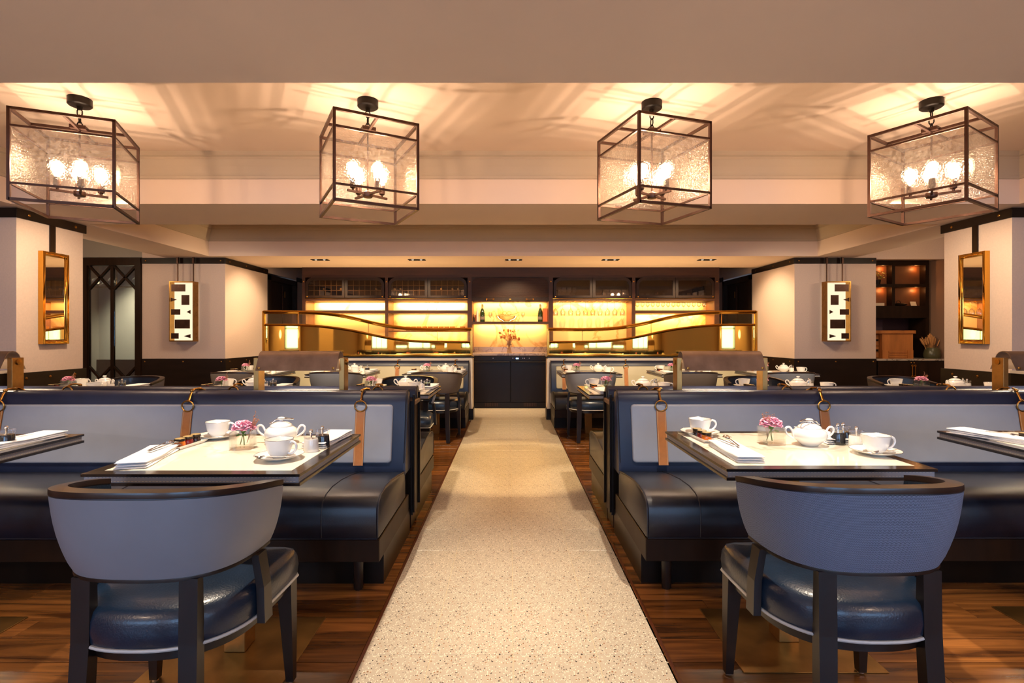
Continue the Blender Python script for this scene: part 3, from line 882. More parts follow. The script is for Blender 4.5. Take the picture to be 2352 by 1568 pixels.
def chair(k, x, y, rz, label, group): return PC[k].put((x, y, .0055), rz, label, group)
chair('pale', -1.0, 1.60, R(-1), 'barrel chair with plain pale leather back at the front left table', 'barrel chairs at the front tables')
chair('woven', 1.015, 1.64, R(1), 'barrel chair with blue herringbone back at the front right table', 'barrel chairs at the front tables')
for x, rz, t in ((-.98, 180, 'nearest the left side of the aisle'), (-2.32, 184, 'behind the left hood lamp'), (-3.66, 176, 'near the left pillar mirror')):
    chair('pale', x, 4.90, R(rz), f'barrel chair facing the camera in the middle row, {t}', 'barrel chairs of the middle row facing the camera')
for x, rz, t in ((2.36, 178, 'just right of the right hood lamp'), (3.78, 186, 'below the wooden-box niche')):
    chair('grey', x, 4.90, R(rz), f'barrel chair facing the camera in the middle row, {t}', 'barrel chairs of the middle row facing the camera')
for k, x, t in (('grey', -.845, 'barrel chair with grey woven back beside the aisle, back row left'), ('pale', -2.0, 'barrel chair with pale leather back, behind the left hood lamp'),
                ('grey', -3.115, 'barrel chair with grey woven back at the leftmost back-row table'), ('pale', .934, 'barrel chair with pale leather back beside the aisle, back row right'),
                ('grey', 2.083, 'barrel chair with grey woven back seen through the right hood lamp'), ('pale', 3.18, 'barrel chair with pale leather back at the rightmost back-row table')):
    chair(k, x, 6.0, R(random.uniform(-2, 2)), t, 'barrel chairs of the back row seen from behind')

# ------------------------------------------------------------------ tables
TW, TD = .715, .69
def mk_table():
    o = thing('dining_table', 'x', 'table')    # origin at the near left corner of the top, floor level
    fw = .045; zt = .75
    MB().box(0, TW, 0, fw, zt-.0095, zt, .0012, 1).box(0, TW, TD-fw, TD, zt-.0095, zt, .0012, 1).box(0, fw, fw, TD-fw, zt-.0095, zt).box(TW-fw, TW, fw, TD-fw, zt-.0095, zt).build('top_frame', 'tableblack', o)
    B(fw, TW-fw, fw, TD-fw, zt-.009, zt+.0004).build('marble_inlay', 'marble', o)
    bd = B(.007, TW-.007, .007, TD-.007, zt-.0295, zt-.0095).build('leather_band', 'band', o)
    th = MB()
    for z in (zt-.0135, zt-.026):
        for a in (0, 1):
            n = 60
            for i in range(n):
                x = .012+(TW-.024)*i/n
                yy = .0066 if a == 0 else TD-.0066
                th.box(x, x+.007, yy-.0006, yy+.0006, z-.0005, z+.0005)
                xx = .0066 if a == 0 else TW-.0066; y = .012+(TD-.024)*i/n
                th.box(xx-.0006, xx+.0006, y, y+.007, z-.0005, z+.0005)
    th.build('stitching', 'thread', bd, smooth=False, kind='stuff')
    B(0, TW, 0, TD, zt-.040, zt-.0295, .0012, 1).build('lower_slab', 'tableblack', o)
    B(.25, .465, .24, .45, zt-.052, zt-.040).build('mounting_plate', 'blackmetal', o)
    B(.318, .398, .27, .35, .0045, zt-.05, .002, 1).build('column', 'post', o)
    B(.10, .616, .09, .52, 0, .0045, .001, 1).build('base_plate', 'plate', o)
    return o
PT = Proto(mk_table)
# key -> (x0, y0, phrase, side)
TB = {
 'L1': (-1.399, 1.681, 'front left table'), 'L0': (-2.668, 1.681, 'front table cut off at left'),
 'R1': (.733, 1.745, 'front right table'), 'R0': (2.03, 1.765, 'front table cut off at right'),
 'ML1': (-1.335, 3.955, 'middle-row left aisle table'), 'ML2': (-2.64, 3.955, 'second middle-row left table'), 'ML3': (-3.92, 3.955, 'third middle-row left table'),
 'MR1': (.606, 3.95, 'middle-row right aisle table'), 'MR2': (1.92, 3.95, 'second middle-row right table'), 'MR3': (3.25, 3.95, 'third middle-row right table'),
 'BL1': (-1.262, 6.03, 'back-row left aisle table'), 'BL2': (-2.40, 6.03, 'second back-row left table'), 'BL3': (-3.50, 6.03, 'third back-row left table'),
 'BR1': (.607, 6.05, 'back-row right aisle table'), 'BR2': (1.78, 6.05, 'second back-row right table'), 'BR3': (2.93, 6.05, 'third back-row right table')}
for k, (x, y, t) in TB.items():
    PT.put((x, y, 0), 0, f'marble-topped table with black edge, the {t}' if k[0] != 'L' and k[0] != 'R' else f'marble-topped black-edged brass-legged {t}', 'marble-topped dining tables')

# ------------------------------------------------------------------ tableware
ZTAB = .7505
def mk_saucer():
    m = MB().lathe([(.001, .0), (.03, 0), (.032, .002), (.06, .008), (.083, .017), (.085, .019), (.083, .0195), (.058, .011), (.032, .005), (.001, .0045)], 36)
    o = m.build('saucer', 'china', None, ang=60); tag(o, 'x', 'saucer')
    MB().tube([(.0845*math.cos(2*PI*k/36), .0845*math.sin(2*PI*k/36), .0192) for k in range(36)], .0008, 4, True).build('rim_line', 'silverline', o)
    return o
def mk_cup():
    o = thing('teacup', 'x', 'cup')
    MB().lathe([(.001, .0), (.022, 0), (.024, .003), (.026, .006), (.036, .018), (.043, .035), (.047, .055), (.0495, .068), (.0485, .0685), (.0455, .055), (.041, .034), (.033, .017), (.02, .008), (.001, .007)], 36).build('bowl', 'china', o, ang=60)
    MB().tube(cr([(.0445, 0, .056), (.056, 0, .062), (.069, 0, .056), (.073, 0, .042), (.066, 0, .028), (.052, 0, .018), (.038, 0, .019)]), .0042, 8).build('handle', 'china', o)
    MB().tube([(.049*math.cos(2*PI*k/36), .049*math.sin(2*PI*k/36), .0686) for k in range(36)], .0008, 4, True).build('rim_line', 'silverline', o)
    return o
def mk_pot():
    o = thing('sugar_bowl', 'x', 'sugar bowl')
    MB().lathe([(.001, 0), (.03, 0), (.034, .004), (.045, .014), (.062, .032), (.066, .045), (.060, .060), (.048, .069), (.043, .071), (.042, .068), (.001, .067)], 36).build('body', 'china', o, ang=60)
    ld = MB().lathe([(.001, .070), (.044, .070), (.045, .073), (.040, .080), (.025, .088), (.008, .092), (.006, .096), (.014, .101), (.015, .105), (.010, .109), (.001, .110)], 32).build('lid', 'china', o, ang=60)
    for s in (-1, 1):
        MB().tube(cr([(s*.056, 0, .030), (s*.066, 0, .045), (s*.072, 0, .062), (s*.082, 0, .074), (s*.096, 0, .072), (s*.099, 0, .058), (s*.088, 0, .042), (s*.066, 0, .028)]), .0045, 8).build('handle', 'china', o)
    return o
def mk_tongs():
    o = MB()
    o.tube([(-.035, -.01, .0), (-.02, -.012, .012), (.0, -.016, .016), (.03, -.012, .014), (.045, -.004, .012), (.048, .004, .012), (.045, .008, .012), (.03, .012, .014), (0, .018, .016), (-.02, .014, .012), (-.035, .012, .0)], .0022, 6)
    o.sphere((-.037, -.01, -.002), .005, 1.4, 1, .5); o.sphere((-.037, .012, -.002), .005, 1.4, 1, .5)
    return tag(o.build('sugar_tongs', 'chrome'), 'x', 'tongs')
def mk_mill(mat):
    def f():
        o = thing('salt_cellar' if mat == 'china' else 'pepper_mill', 'x', 'salt cellar' if mat == 'china' else 'pepper mill')
        MB().lathe([(.001, 0), (.028, 0), (.029, .003), (.0275, .02), (.0265, .046), (.025, .050), (.001, .050)], 28).build('body', mat, o, ang=50)
        tp = MB().lathe([(.001, .0505), (.024, .0505), (.0265, .055), (.029, .068), (.0285, .070), (.024, .071), (.001, .071)], 28).build('clear_top', 'glass', o)
        MB().tube([(0, 0, .05), (0, 0, .076)], .004, 8).sphere((0, 0, .079), .0075).build('knob', 'chrome', o)
        return o
    return f
def mk_vase():
    o = thing('glass_vase', 'x', 'vase')
    a, t, h = .039, .004, .072
    MB().box(-a, a, -a, a, 0, .010, .001, 1).box(-a, a, -a, -a+t, .010, h).box(-a, a, a-t, a, .010, h).box(-a, -a+t, -a+t, a-t, .010, h).box(a-t, a, -a+t, a-t, .010, h).build('glass_walls', 'glass', o, smooth=False)
    B(-a+t, a-t, -a+t, a-t, .0105, .040).build('water', 'water', o, smooth=False)
    return o
def mk_flower(seed, sprig):
    def f():
        rnd = random.Random(seed)
        o = thing('carnation', 'x', 'flower')
        m = MB()
        for k in range(70):
            a = k*2.399; t = (k+.5)/70
            ph = t*1.75
            d = Vector((math.sin(ph)*math.cos(a), math.sin(ph)*math.sin(a), math.cos(ph)))
            side = d.cross(Vector((0, 0, 1)) if abs(d.z) < .95 else Vector((1, 0, 0))).normalized(); up = side.cross(d)
            r0, r1 = .014, .039+rnd.uniform(-.004, .004)
            w_ = .013+.004*rnd.random(); tw = rnd.uniform(-.6, .6)
            s2 = side*math.cos(tw)+up*math.sin(tw); n2 = up*math.cos(tw)-side*math.sin(tw)
            sc = Vector((1.15, 1.15, .72))
            pts = [d*r0-s2*.003, d*r0+s2*.003, d*r1*.8+s2*w_+n2*.003, d*r1+s2*w_*.5-n2*.004, d*r1*1.04+n2*.004, d*r1-s2*w_*.5-n2*.004, d*r1*.8-s2*w_+n2*.003]
            vs = [m.bm.verts.new(Vector((p.x*sc.x, p.y*sc.y, p.z*sc.z))+Vector((0, 0, .082))) for p in pts]
            m.bm.faces.new(vs)
        m.build('bloom', 'pink', o, smooth=False, fixn=False)
        st = MB().tube([(.004, 0, .013), (.001, .003, .04), (0, 0, .07)], .0025, 6); st.tube([(-.015, .01, .014), (-.004, .004, .05), (0, 0, .068)], .0018, 6)
        st.lathe([(.003, .058), (.009, .066), (.012, .078)], 8)
        st.build('stem', 'green', o)
        lf = MB()
        for q in (1, -1):
            lf.loft([[(0, 0, .052), (0, 0, .0525)], [(q*.012, -.012, .062), (q*.004, -.016, .056)], [(q*.02, -.02, .058), (q*.018, -.022, .052)]], closed=False)
        lf.build('leaf', 'green', o)
        if sprig:
            sp = MB(); sx = sprig
            base = Vector((sx*.010, .01, .02))
            for j in range(7):
                tip = Vector((sx*(.035+.03*rnd.random()), rnd.uniform(-.02, .03), .105+.035*rnd.random())) if sx > 0 else Vector((rnd.uniform(-.04, .02), rnd.uniform(-.03, .02), .105+.025*rnd.random()))
                mid = base.lerp(tip, .6)+Vector((0, 0, .01))
                sp.tube([base, mid, tip], .0009, 4)
                for q in range(7):
                    p = mid.lerp(tip, rnd.uniform(.3, 1.1))+Vector((rnd.uniform(-.007, .007), rnd.uniform(-.007, .007), rnd.uniform(-.005, .008)))
                    sp.sphere(p, .0022, u=5, v=3)
            sp.build('dried_sprig', 'dried', o)
        return o
    return f
def mk_jar(mat, lidm='lid'):
    def f():
        o = thing('jam_jar', 'x', 'jar')
        MB().lathe([(.001, 0), (.018, 0), (.0205, .003), (.021, .012), (.019, .022), (.0175, .025), (.001, .025)], 20).build('jar_body', mat, o, ang=50)
        l = MB().lathe([(.001, .0252), (.0195, .0252), (.020, .027), (.020, .034), (.019, .0352), (.001, .0352)], 20).build('lid', 'lidedge', o)
        MB().lathe([(.001, .0353), (.018, .0353), (.0175, .0362), (.001, .0362)], 20).build('lid_top', 'lid', l)
        return o
    return f
def mk_dish():
    m = MB(); a, b = .028, .085
    m.loft([[(-a*.7, -b*.85, 0), (a*.7, -b*.85, 0), (a*.7, b*.85, 0), (-a*.7, b*.85, 0)], [(-a, -b*1.06, .014), (a, -b*1.06, .014), (a, b*1.06, .014), (-a, b*1.06, .014)],
            [(-a+.003, -b, .014), (a-.003, -b, .014), (a-.003, b, .014), (-a+.003, b, .014)], [(-a*.72, -b*.8, .004), (a*.72, -b*.8, .004), (a*.72, b*.8, .004), (-a*.72, b*.8, .004)]])
    o = m.build('jam_dish', 'china', None, ang=20); return tag(o, 'x', 'dish')
def mk_napkin():
    m = MB()
    W2, L2 = .05, .15
    # folded cloth: one sheet wound three times, cross-section swept along its length
    prof = []
    path_ = [(W2, .001), (-W2+.006, .001), (-W2, .005), (-W2+.006, .0095), (W2-.006, .0085), (W2, .0125), (W2-.006, .017), (-W2+.004, .0165)]
    up = [(x, z+.0035) for x, z in path_]
    # build each layer as a slightly different slab with rounded rim, joined
    for i, (z0, z1, dx, dl) in enumerate(((0, .008, 0, 0), (.0075, .016, .002, .004), (.0155, .0255, .0, .001))):
        rings = []
        n = 14
        for k in range(n+1):
            t = k/n; y = -L2+dl+(2*L2-2*dl)*t
            e = min(1, (min(t, 1-t)*n)*.7+.25)
            bul = .0015*math.sin(6*t+i)
            hw = W2-dx-.002*(1-e)+.0015*math.sin(9*t+2*i); zc = (z0+z1)/2+(bul if i == 2 else 0); hh = (z1-z0)/2*e
            rings.append([(-hw, y, zc), (-hw+.003, y, zc-hh), (0, y, zc-hh), (hw-.003, y, zc-hh), (hw, y, zc), (hw-.003, y, zc+hh), (0, y, zc+hh*1.15), (-hw+.003, y, zc+hh)])
        m.loft(rings)
    o = m.build('napkin', 'linen', None, ang=60); return tag(o, 'x', 'napkin')
def spoonish(fork, s=1.0):
    def f():
        m = MB()
        m.loft([[(-.004*s, -.10*s, .004), (.004*s, -.10*s, .004), (.004*s, -.10*s, .0058), (-.004*s, -.10*s, .0058)],
                [(-.0035*s, -.05*s, .006), (.0035*s, -.05*s, .006), (.0035*s, -.05*s, .0075), (-.0035*s, -.05*s, .0075)],
                [(-.002*s, .02*s, .008), (.002*s, .02*s, .008), (.002*s, .02*s, .0095), (-.002*s, .02*s, .0095)],
                [(-.0025*s, .04*s, .006), (.0025*s, .04*s, .006), (.0025*s, .04*s, .0075), (-.0025*s, .04*s, .0075)]])
        if fork:
            m.box(-.011*s, .011*s, .038*s, .055*s, .004, .0055)
            for k in range(4): m.box((-.011+.0063*k)*s, (-.011+.0063*k+.003)*s, .055*s, .09*s, .0045, .006)
        else:
            m.grid(lambda u, v: ((u-.5)*.036*s*math.sin(PI*min(.98, v+.02))**.5, (.036+v*.055)*s, .003+.008*(abs(2*u-1)**2+abs(2*v-1)**2)/1.6), 8, 8)
        o = m.build('fork' if fork else 'spoon', 'chrome', None, ang=50, fixn=False); return tag(o, 'x', 'fork' if fork else 'spoon')
    return f
P_ = dict(saucer=Proto(mk_saucer), cup=Proto(mk_cup), pot=Proto(mk_pot), tongs=Proto(mk_tongs), salt=Proto(mk_mill('china')), pepper=Proto(mk_mill('darkglaze')), vase=Proto(mk_vase),
          flower=Proto(mk_flower(3, 1)), flowerb=Proto(mk_flower(5, -1)), jo=Proto(mk_jar('orange')), jr=Proto(mk_jar('redjam')), jb=Proto(mk_jar('blackjam')), dish=Proto(mk_dish),
          napkin=Proto(mk_napkin), fork=Proto(spoonish(True)), spoon=Proto(spoonish(False)), tea=Proto(spoonish(False, .62)))
G = dict(saucer='saucers on the dining tables', cup='teacups on the dining tables', pot='sugar bowls on the dining tables', salt='salt cellars on the dining tables', pepper='pepper mills on the dining tables',
         vase='square glass vases on the dining tables', flower='pink carnations on the dining tables', jam='jam jars on the dining tables', dish='jam dishes on the dining tables', napkin='folded napkins on the dining tables',
         fork='forks on the napkins', spoon='spoons on the napkins', tea='teaspoons on the saucers')
def put(kind, tk, dx, dy, rz, text, dz=0, grp=None):
    x, y, t = TB[tk]
    return P_[kind].put((x+dx, y+dy, ZTAB+dz), R(rz), f'{text} {t}', G.get(grp or kind))
LAY = {}
def lay(tk, cupf, cupb, vase, pot, salt, pepper, napf, napb, dish, near=False, hl=0, hb=0):
    if cupf:
        put('saucer', tk, *cupf, 0, 'white saucer at the near right of the'); put('cup', tk, *cupf, hl, 'white teacup at the near right of the', .0052)
        if near: put('tea', tk, cupf[0]-.005, cupf[1]-.055, 100, 'teaspoon on the near saucer of the', .014)
    if cupb:
        put('saucer', tk, *cupb, 0, 'white saucer at the far left of the'); put('cup', tk, *cupb, hb, 'white teacup at the far left of the', .0052)
        if near: put('tea', tk, cupb[0]-.035, cupb[1]-.045, -10, 'teaspoon on the far saucer of the', .014)
    if vase:
        rz = 8 if near else random.uniform(-10, 10)
        put('vase', tk, *vase, rz, 'square glass vase on the')
        P_['flowerb' if tk == 'R1' else 'flower'].put((TB[tk][0]+vase[0], TB[tk][1]+vase[1], ZTAB), R(rz), f'pink carnation in the glass vase of the {TB[tk][2]}', G['flower'])
    if pot:
        put('pot', tk, *pot, 0 if near else random.uniform(-15, 15), 'two-handled white lidded bowl on the')
    if salt: put('salt', tk, *salt, 0, 'white salt cellar on the')
    if pepper: put('pepper', tk, *pepper, 0, 'dark pepper mill on the')
    if napf: put('napkin', tk, *napf, napf_r.get(tk, 0), 'folded white napkin at the near left of the')
    if napb: put('napkin', tk, *napb, -4, 'folded white napkin at the far right of the')
    if dish:
        sx = 4 if tk[-2:-1] != 'R' and tk[0] != 'R' else -4
        put('dish', tk, *dish, -sx, 'narrow white jam dish on the')
        for k, q, tt in (('jo', -.05, 'orange jam jar nearest on the dish,'), ('jr', -.004, 'red jam jar in the middle of the dish,'), ('jb', .042, 'dark jam jar farthest on the dish,')):
            x_ = dish[0]+q*math.sin(R(sx)); put(k, tk, x_, dish[1]+q, 0, tt, .0045, 'jam')
napf_r = {'L1': 14, 'R1': -2}
lay('L1', (.557, .205), (.115, .59), (.335, .38), (.44, .485), (.625, .33), (.642, .405), (.085, .20), (.625, .52), (.085, .43), True, -15, 0)
lay('R1', (.655, .215), (.13, .60), (.353, .40), (.50, .38), (.66, .33), (.630, .40), (.125, .225), (.64, .53), (.10, .50), True, 0, 0)
put('pepper', 'R1', .665, .42, 0, 'second dark pepper mill behind the others on the')
put('tongs', 'R1', .50, .38, 200, 'silver sugar tongs across the lidded bowl on the', .088)
put('tongs', 'L1', .44, .485, 10, 'silver sugar tongs across the lidded bowl on the', .088)
put('fork', 'L1', .065, .30, 8, 'fork sticking out of the napkin on the', .026); put('spoon', 'L1', .092, .29, 0, 'spoon sticking out of the napkin on the', .026)
put('fork', 'R1', .115, .33, 8, 'fork sticking out of the napkin on the', .026); put('spoon', 'R1', .15, .31, -8, 'spoon sticking out of the napkin on the', .026)
lay('L0', None, None, None, None, (.615, .33), (.63, .41), None, (.62, .50), None, True)
napf_r['R0'] = 0
lay('R0', None, None, None, None, None, None, None, None, (.145, .37), True)
P_['napkin'].put((TB['R0'][0]+.085, TB['R0'][1]+.50, ZTAB), R(20), 'folded white napkin at the far left of the front table cut off at right', G['napkin'])
put('spoon', 'R0', .10, .48, 180+30, 'spoon on the napkin of the', .019); put('fork', 'R0', .135, .46, 210, 'fork on the napkin of the', .019)
put('fork', 'L0', .60, .47, 170, 'fork on the napkin of the', .019)
for tk in ('ML1', 'ML2', 'ML3'):
    lay(tk, (.56, .22), (.17, .57), (.175 if tk == 'ML1' else .23, .36), (.44, .48), (.60, .34), (.635, .42), (.10, .18), (.645, .52), (.07, .43), False, 0, {'ML1': 180}.get(tk, 0))
for tk in ('MR1', 'MR2', 'MR3'):
    lay(tk, (.64, .22), (.13, .57), (.20, .38), (.52, .42), (.62, .42), (.655, .50), (.14, .18), None, (.10, .42), False, 0, 180)
for tk in ('BL1', 'BL2', 'BL3'):
    lay(tk, (.55, .16), (.20, .52), (.24, .34), (.46, .42), (.58, .34), (.625, .40), (.10, .18), (.64, .50), (.07, .40), False, 0, 180)
for tk in ('BR1', 'BR2', 'BR3'):
    lay(tk, (.57, .16), (.14, .52), (.22, .34), (.50, .42), (.60, .42), (.64, .50), (.12, .18), None, (.09, .40), False, 0, 180)
o = MB().lathe([(.001, 0), (.034, 0), (.034, .13), (.031, .13), (.031, .01), (.001, .01)], 24).build('paper_cylinder', 'paper', None, (TB['BL2'][0]+.20, TB['BL2'][1]+.20, ZTAB+.0005))
tag(o, 'tall pale cylinder standing on the second back-row table left of the aisle', 'cylinder')

# ------------------------------------------------------------------ pony walls and wave screens
def wave(px):
    pts = [(606, 716.5, 746), (690, 716.8, 746), (750, 719.5, 750.7), (812, 730, 758.8), (850, 740, 767.7), (885, 747.5, 775), (920, 753, 781), (950, 755.7, 783.8), (1000, 757, 785.5), (1083, 756, 786)]
    for a, b in zip(pts, pts[1:]):
        if px <= b[0]:
            t = (px-a[0])/(b[0]-a[0]); return a[1]+(b[1]-a[1])*t, a[2]+(b[2]-a[2])*t
    return pts[-1][1:]
def smoothw(px):
    w_ = [wave(min(1083, max(606, px+d))) for d in (-24, -12, 0, 12, 24)]
    return sum(a for a, _ in w_)/5, sum(b for _, b in w_)/5
YSC = 7.50
K = YSC/F
for s, nm in ((-1, 'left'), (1, 'right')):
    xi, xo = (.545, 3.62)
    pw = thing('pony_wall', f'low cream-edged wall behind the bar-side banquette, {nm} of the aisle', 'low wall', (0, 7.5, 0))
    q = lambda a, b: sorted((s*a, s*b))
    a, b = q(xi, xo)
    B(a, b, -.10, .12, .0, .888).build('wall_body', 'white', pw)
    a, b = q(xi-.012, xi+.02); B(a, b, -.114, .14, .155, .872, .003, 1).build('end_trim', 'white', pw)
    a, b = q(xi-.022, xi+.30); B(a, b, -.118, .15, 0, .155, .004, 1).build('base_block', 'black', pw)
    a, b = q(xi-.02, xo); B(a, b, -.118, .14, .888, .905, .003, 1).build('ledge', 'black', pw)
    sc = thing('wave_screen', f'polished brass and fluted glass wave screen on the bar wall, {nm} of the aisle', 'screen', (0, YSC, 0))
    N = 120
    rows = []
    for i in range(N+1):
        px = 606+(1083-606)*i/N
        t, b_ = smoothw(px)
        X = (px-1171)*K
        X = X if s < 0 else -X
        rows.append((X, 1.2+(771-t)*K, 1.2+(771-b_)*K, .05*math.sin(i/N*9.0)*min(1, i/20)*min(1, (N-i)/15)))
    th = .004
    m = MB()
    for i in range(N):
        pass
    m.loft([[(X, y+.004, .93), (X, y-.004, .93), (X, y-.004, zb), (X, y+.004, zb)] for X, zt, zb, y in rows]); m.build('brass_panel', 'brassmir', sc, ang=60)
    MB().tube([(X, y, zt) for X, zt, zb, y in rows], .026, 10).build('top_rail', 'gold', sc)
    MB().tube([(X, y, zb) for X, zt, zb, y in rows], .019, 8).build('middle_rail', 'gold', sc)
    m = MB(); rg = []
    NF = 700
    for i in range(NF+1):
        f = i/NF*N; k = min(N-1, int(f)); t = f-k
        r0, r1 = rows[k], rows[k+1]
        X, zt, zb, y = (r0[j]+(r1[j]-r0[j])*t for j in range(4))
        rg.append([(X, y+(.004 if i % 2 else -.004), zb), (X, y+(.004 if i % 2 else -.004), zt)])
    m.loft(rg, closed=False); m.build('fluted_glass', 'fluted', sc, smooth=False, fixn=False)
    for i in (19, 61, 100):
        X, zt, zb, y = rows[i]; MB().box(X-.003, X+.003, y-.008, y+.006, zb, zt).build('glass_joint', 'brass', sc)
    for i in (0, N):
        X, zt, zb, y = rows[i]; MB().box(X-.018, X+.018, -.018, .018, .906, zt+.016, .003, 1).build('end_post', 'gold', sc)
    xa, xb = sorted((rows[0][0], rows[-1][0]))
    MB().box(xa, xb, -.03, .02, .906, .944, .008, 2).build('bottom_rail', 'gold', sc)

# ------------------------------------------------------------------ back bar
YB = 8.9; KB = YB/F
def bxz(px, py): return ((px-1171)*KB, 1.2+(771-py)*KB)
BD = .42
bar = thing('back_bar_cabinet', 'dark espresso back bar with glazed upper doors and glowing shelves', 'bar cabinet', (0, YB, 0))
fr = MB()
ups = [(694, 701), (884.5, 891), (1074, 1083.5), (1260.5, 1270), (1452, 1459.5), (1642, 1652)]
for a, b in ups: fr.box((a-1171)*KB, (b-1171)*KB, 0, BD, .0, 2.205)
fr.box((694-1171)*KB, (1652-1171)*KB, .0, BD, 2.205, 2.38)
fr.build('frame', 'darkx', bar, smooth=False)
B((694-1171)*KB, (1652-1171)*KB, BD, BD+.03, 0, 2.38).build('back_board', 'darkx', bar)
BZ = dict(door0=1.848, door1=2.203, t0=1.808, s1=(1.590, 1.638))
def rrect(x0, x1, z0, z1, rtl, rtr, n=7):
    q = []
    for (cx, cz, a0, r) in ((x1, z1, 0, rtr), (x0, z1, 90, rtl), (x0, z0, 180, .002), (x1, z0, 270, .002)):
        sx = -1 if cx == x1 else 1; sz = -1 if cz == z1 else 1
        for k in range(n):
            a = R(a0+90*k/(n-1)); q.append((cx+sx*r+r*math.cos(a), cz+sz*r+r*math.sin(a)))
    return q
def ringplate(mb, outer, inner, y0, y1):
    A = [mb.bm.verts.new((x, y0, z)) for x, z in outer]; Bv = [mb.bm.verts.new((x, y0, z)) for x, z in inner]
    Cc = [mb.bm.verts.new((x, y1, z)) for x, z in inner]; D = [mb.bm.verts.new((x, y1, z)) for x, z in outer]
    n = len(outer)
    for i in range(n):
        j = (i+1) % n
        for p, q_ in ((A, Bv), (Bv, Cc), (Cc, D), (D, A)):
            mb.bm.faces.new((p[i], p[j], q_[j], q_[i]))
bays = [(701, 884.5), (891, 1074), (1270, 1452), (1459.5, 1642)]
for bi, (a, b) in enumerate(bays):
    x0, x1 = (a-1171)*KB, (b-1171)*KB; xm = (x0+x1)/2
    # shelf boards of this bay
    B(x0, x1, .0, BD, BZ['t0'], BZ['door0']).build('upper_shelf', 'darkx', bar)
    if bi != 2: B(x0, x1, .0, BD, *BZ['s1']).build('middle_shelf', 'darkx', bar)
    B(x0, x1, BD-.012, BD, .93, BZ['t0']).build('back_panel', 'onyx', bar)
    B(x0, x1, BD-.015, BD-.005, BZ['door0'], 2.21).build('cabinet_back', 'trim', bar)
    for e in ((x0, x0+.006), (x1-.006, x1)): B(e[0], e[1], .02, BD-.012, .93, BZ['t0']).build('side_lining', 'brownpanel', bar)
    MB().box(x0, x1, -.004, .0, BZ['door0']-.012, BZ['door0']-.005).build('brass_edge', 'gold', bar)
    for d in range(2):
        u0, u1 = (x0+.012, xm-.003) if d == 0 else (xm+.003, x1-.012)
        o_ = rrect(u0, u1, BZ['door0']+.006, BZ['door1'], .13 if d == 0 else .004, .004 if d == 0 else .13)
        i_ = rrect(u0+.045, u1-.045, BZ['door0']+.045, BZ['door1']-.05, .09 if d == 0 else .003, .003 if d == 0 else .09)
        m = MB(); ringplate(m, o_, i_, -.022, .0)
        dr = m.build('door', 'dark', bar, ang=30)
        m = MB(); m.prism(i_, -.010, -.007, 'y'); m.build('pane', 'cabglass', dr)
        kx = u0+.03 if d == 0 else u1-.03
        MB().lathe([(.012, 0), (.012, -.010), (.008, -.014), (.001, -.015)], 12, (kx, -.022, BZ['door0']+.025), 'y').build('knob', 'gold', dr)
        if bi < 2:
            m = MB(); r = .0035
            for k in range(1, 6):
                x = u0+.045+(u1-u0-.09)*k/6; m.box(x-r, x+r, -.004, .002, BZ['door0']+.01, BZ['door1']-.02)
            for k in range(1, 3):
                z = BZ['door0']+.045+(.26)*k/3; m.box(u0+.04, u1-.04, -.004, .002, z-r, z+r)
            m.build('wine_rack_grid', 'rack', dr)
    sx = (x0+x1)/2
    # real LED strips under the boards
    pw_ = {0: (100, 30), 1: (100, 36), 2: (0, 48), 3: (34, 62)}[bi]
    if pw_[0]: light('AREA', (sx, YB+.33, BZ['t0']-.012), pw_[0]*.21, GOLD, (sx, YB+.36, 1.4), shape='RECTANGLE', size=1.2, size_y=.03)
    zz = BZ['s1'][0] if bi != 2 else BZ['t0']
    light('AREA', (sx, YB+.33, zz-.012), pw_[1]*.21, GOLD, (sx, YB+.42, 1.0), shape='RECTANGLE', size=1.2, size_y=.03)
for x in [(p[0]+p[1])/2 for p in ups]:
    stud(bar, ((x-1171)*KB, 0, 2.135), '-y', .013)
# central bay: roller shutter, shelf
x0, x1 = (1083.5-1171)*KB, (1260.5-1171)*KB
m = MB(); z = 1.87
pr = []
while z < 2.20:
    pr += [(.012, z), (.002, z+.004), (.002, z+.011), (.012, z+.0145)]; z += .0152
poly = [(.03, 1.868)]+pr+[(.03, z)]
sh = MB().prism(poly, x0, x1, 'x').build('roller_shutter', 'darkx', bar, smooth=False)
MB().box(x0, x1, -.004, .02, 1.80, 1.868, .003, 1).build('shutter_rail', 'dark', sh)
for hx in (1126, 1217):
    xc = (hx-1171)*KB
    m = MB().tube([(xc-.05, -.03, 1.83), (xc+.05, -.03, 1.83)], .004, 8)
    for e in (-.058, .058): m.tube([(xc+e+.012*math.cos(2*PI*k/12), -.028, 1.83+.012*math.sin(2*PI*k/12)) for k in range(12)], .004, 6, True).tube([(xc+e, -.004, 1.83), (xc+e, -.028, 1.83)], .004, 6)
    m.build('handle', 'gold', sh)
MB().lathe([(.016, 0), (.016, -.006), (.001, -.008)], 14, ((1172-1171)*KB, -.004, 1.83), 'y').build('lock', 'gold', sh)
m = MB()
ringplate(m, rrect(x0-.002, x1+.002, 1.86, 2.215, .002, .002), rrect(x0+.004, x1-.004, 1.865, 2.205, .12, .12), -.006, .002)
m.build('shutter_surround', 'dark', bar, ang=30)
B(x0, x1, 0, BD, 1.406, 1.444).build('centre_shelf', 'darkx', bar)
B(x0, x1, BD-.012, BD, .93, 1.86).build('back_panel', 'onyx', bar)
for e in ((x0, x0+.006), (x1-.006, x1)): B(e[0], e[1], .02, BD-.012, .93, 1.80).build('side_lining', 'brownpanel', bar)
light('AREA', ((x0+x1)/2, YB+.33, 1.785), 6.5, GOLD, ((x0+x1)/2, YB+.42, 1.5), shape='RECTANGLE', size=1.2, size_y=.03)
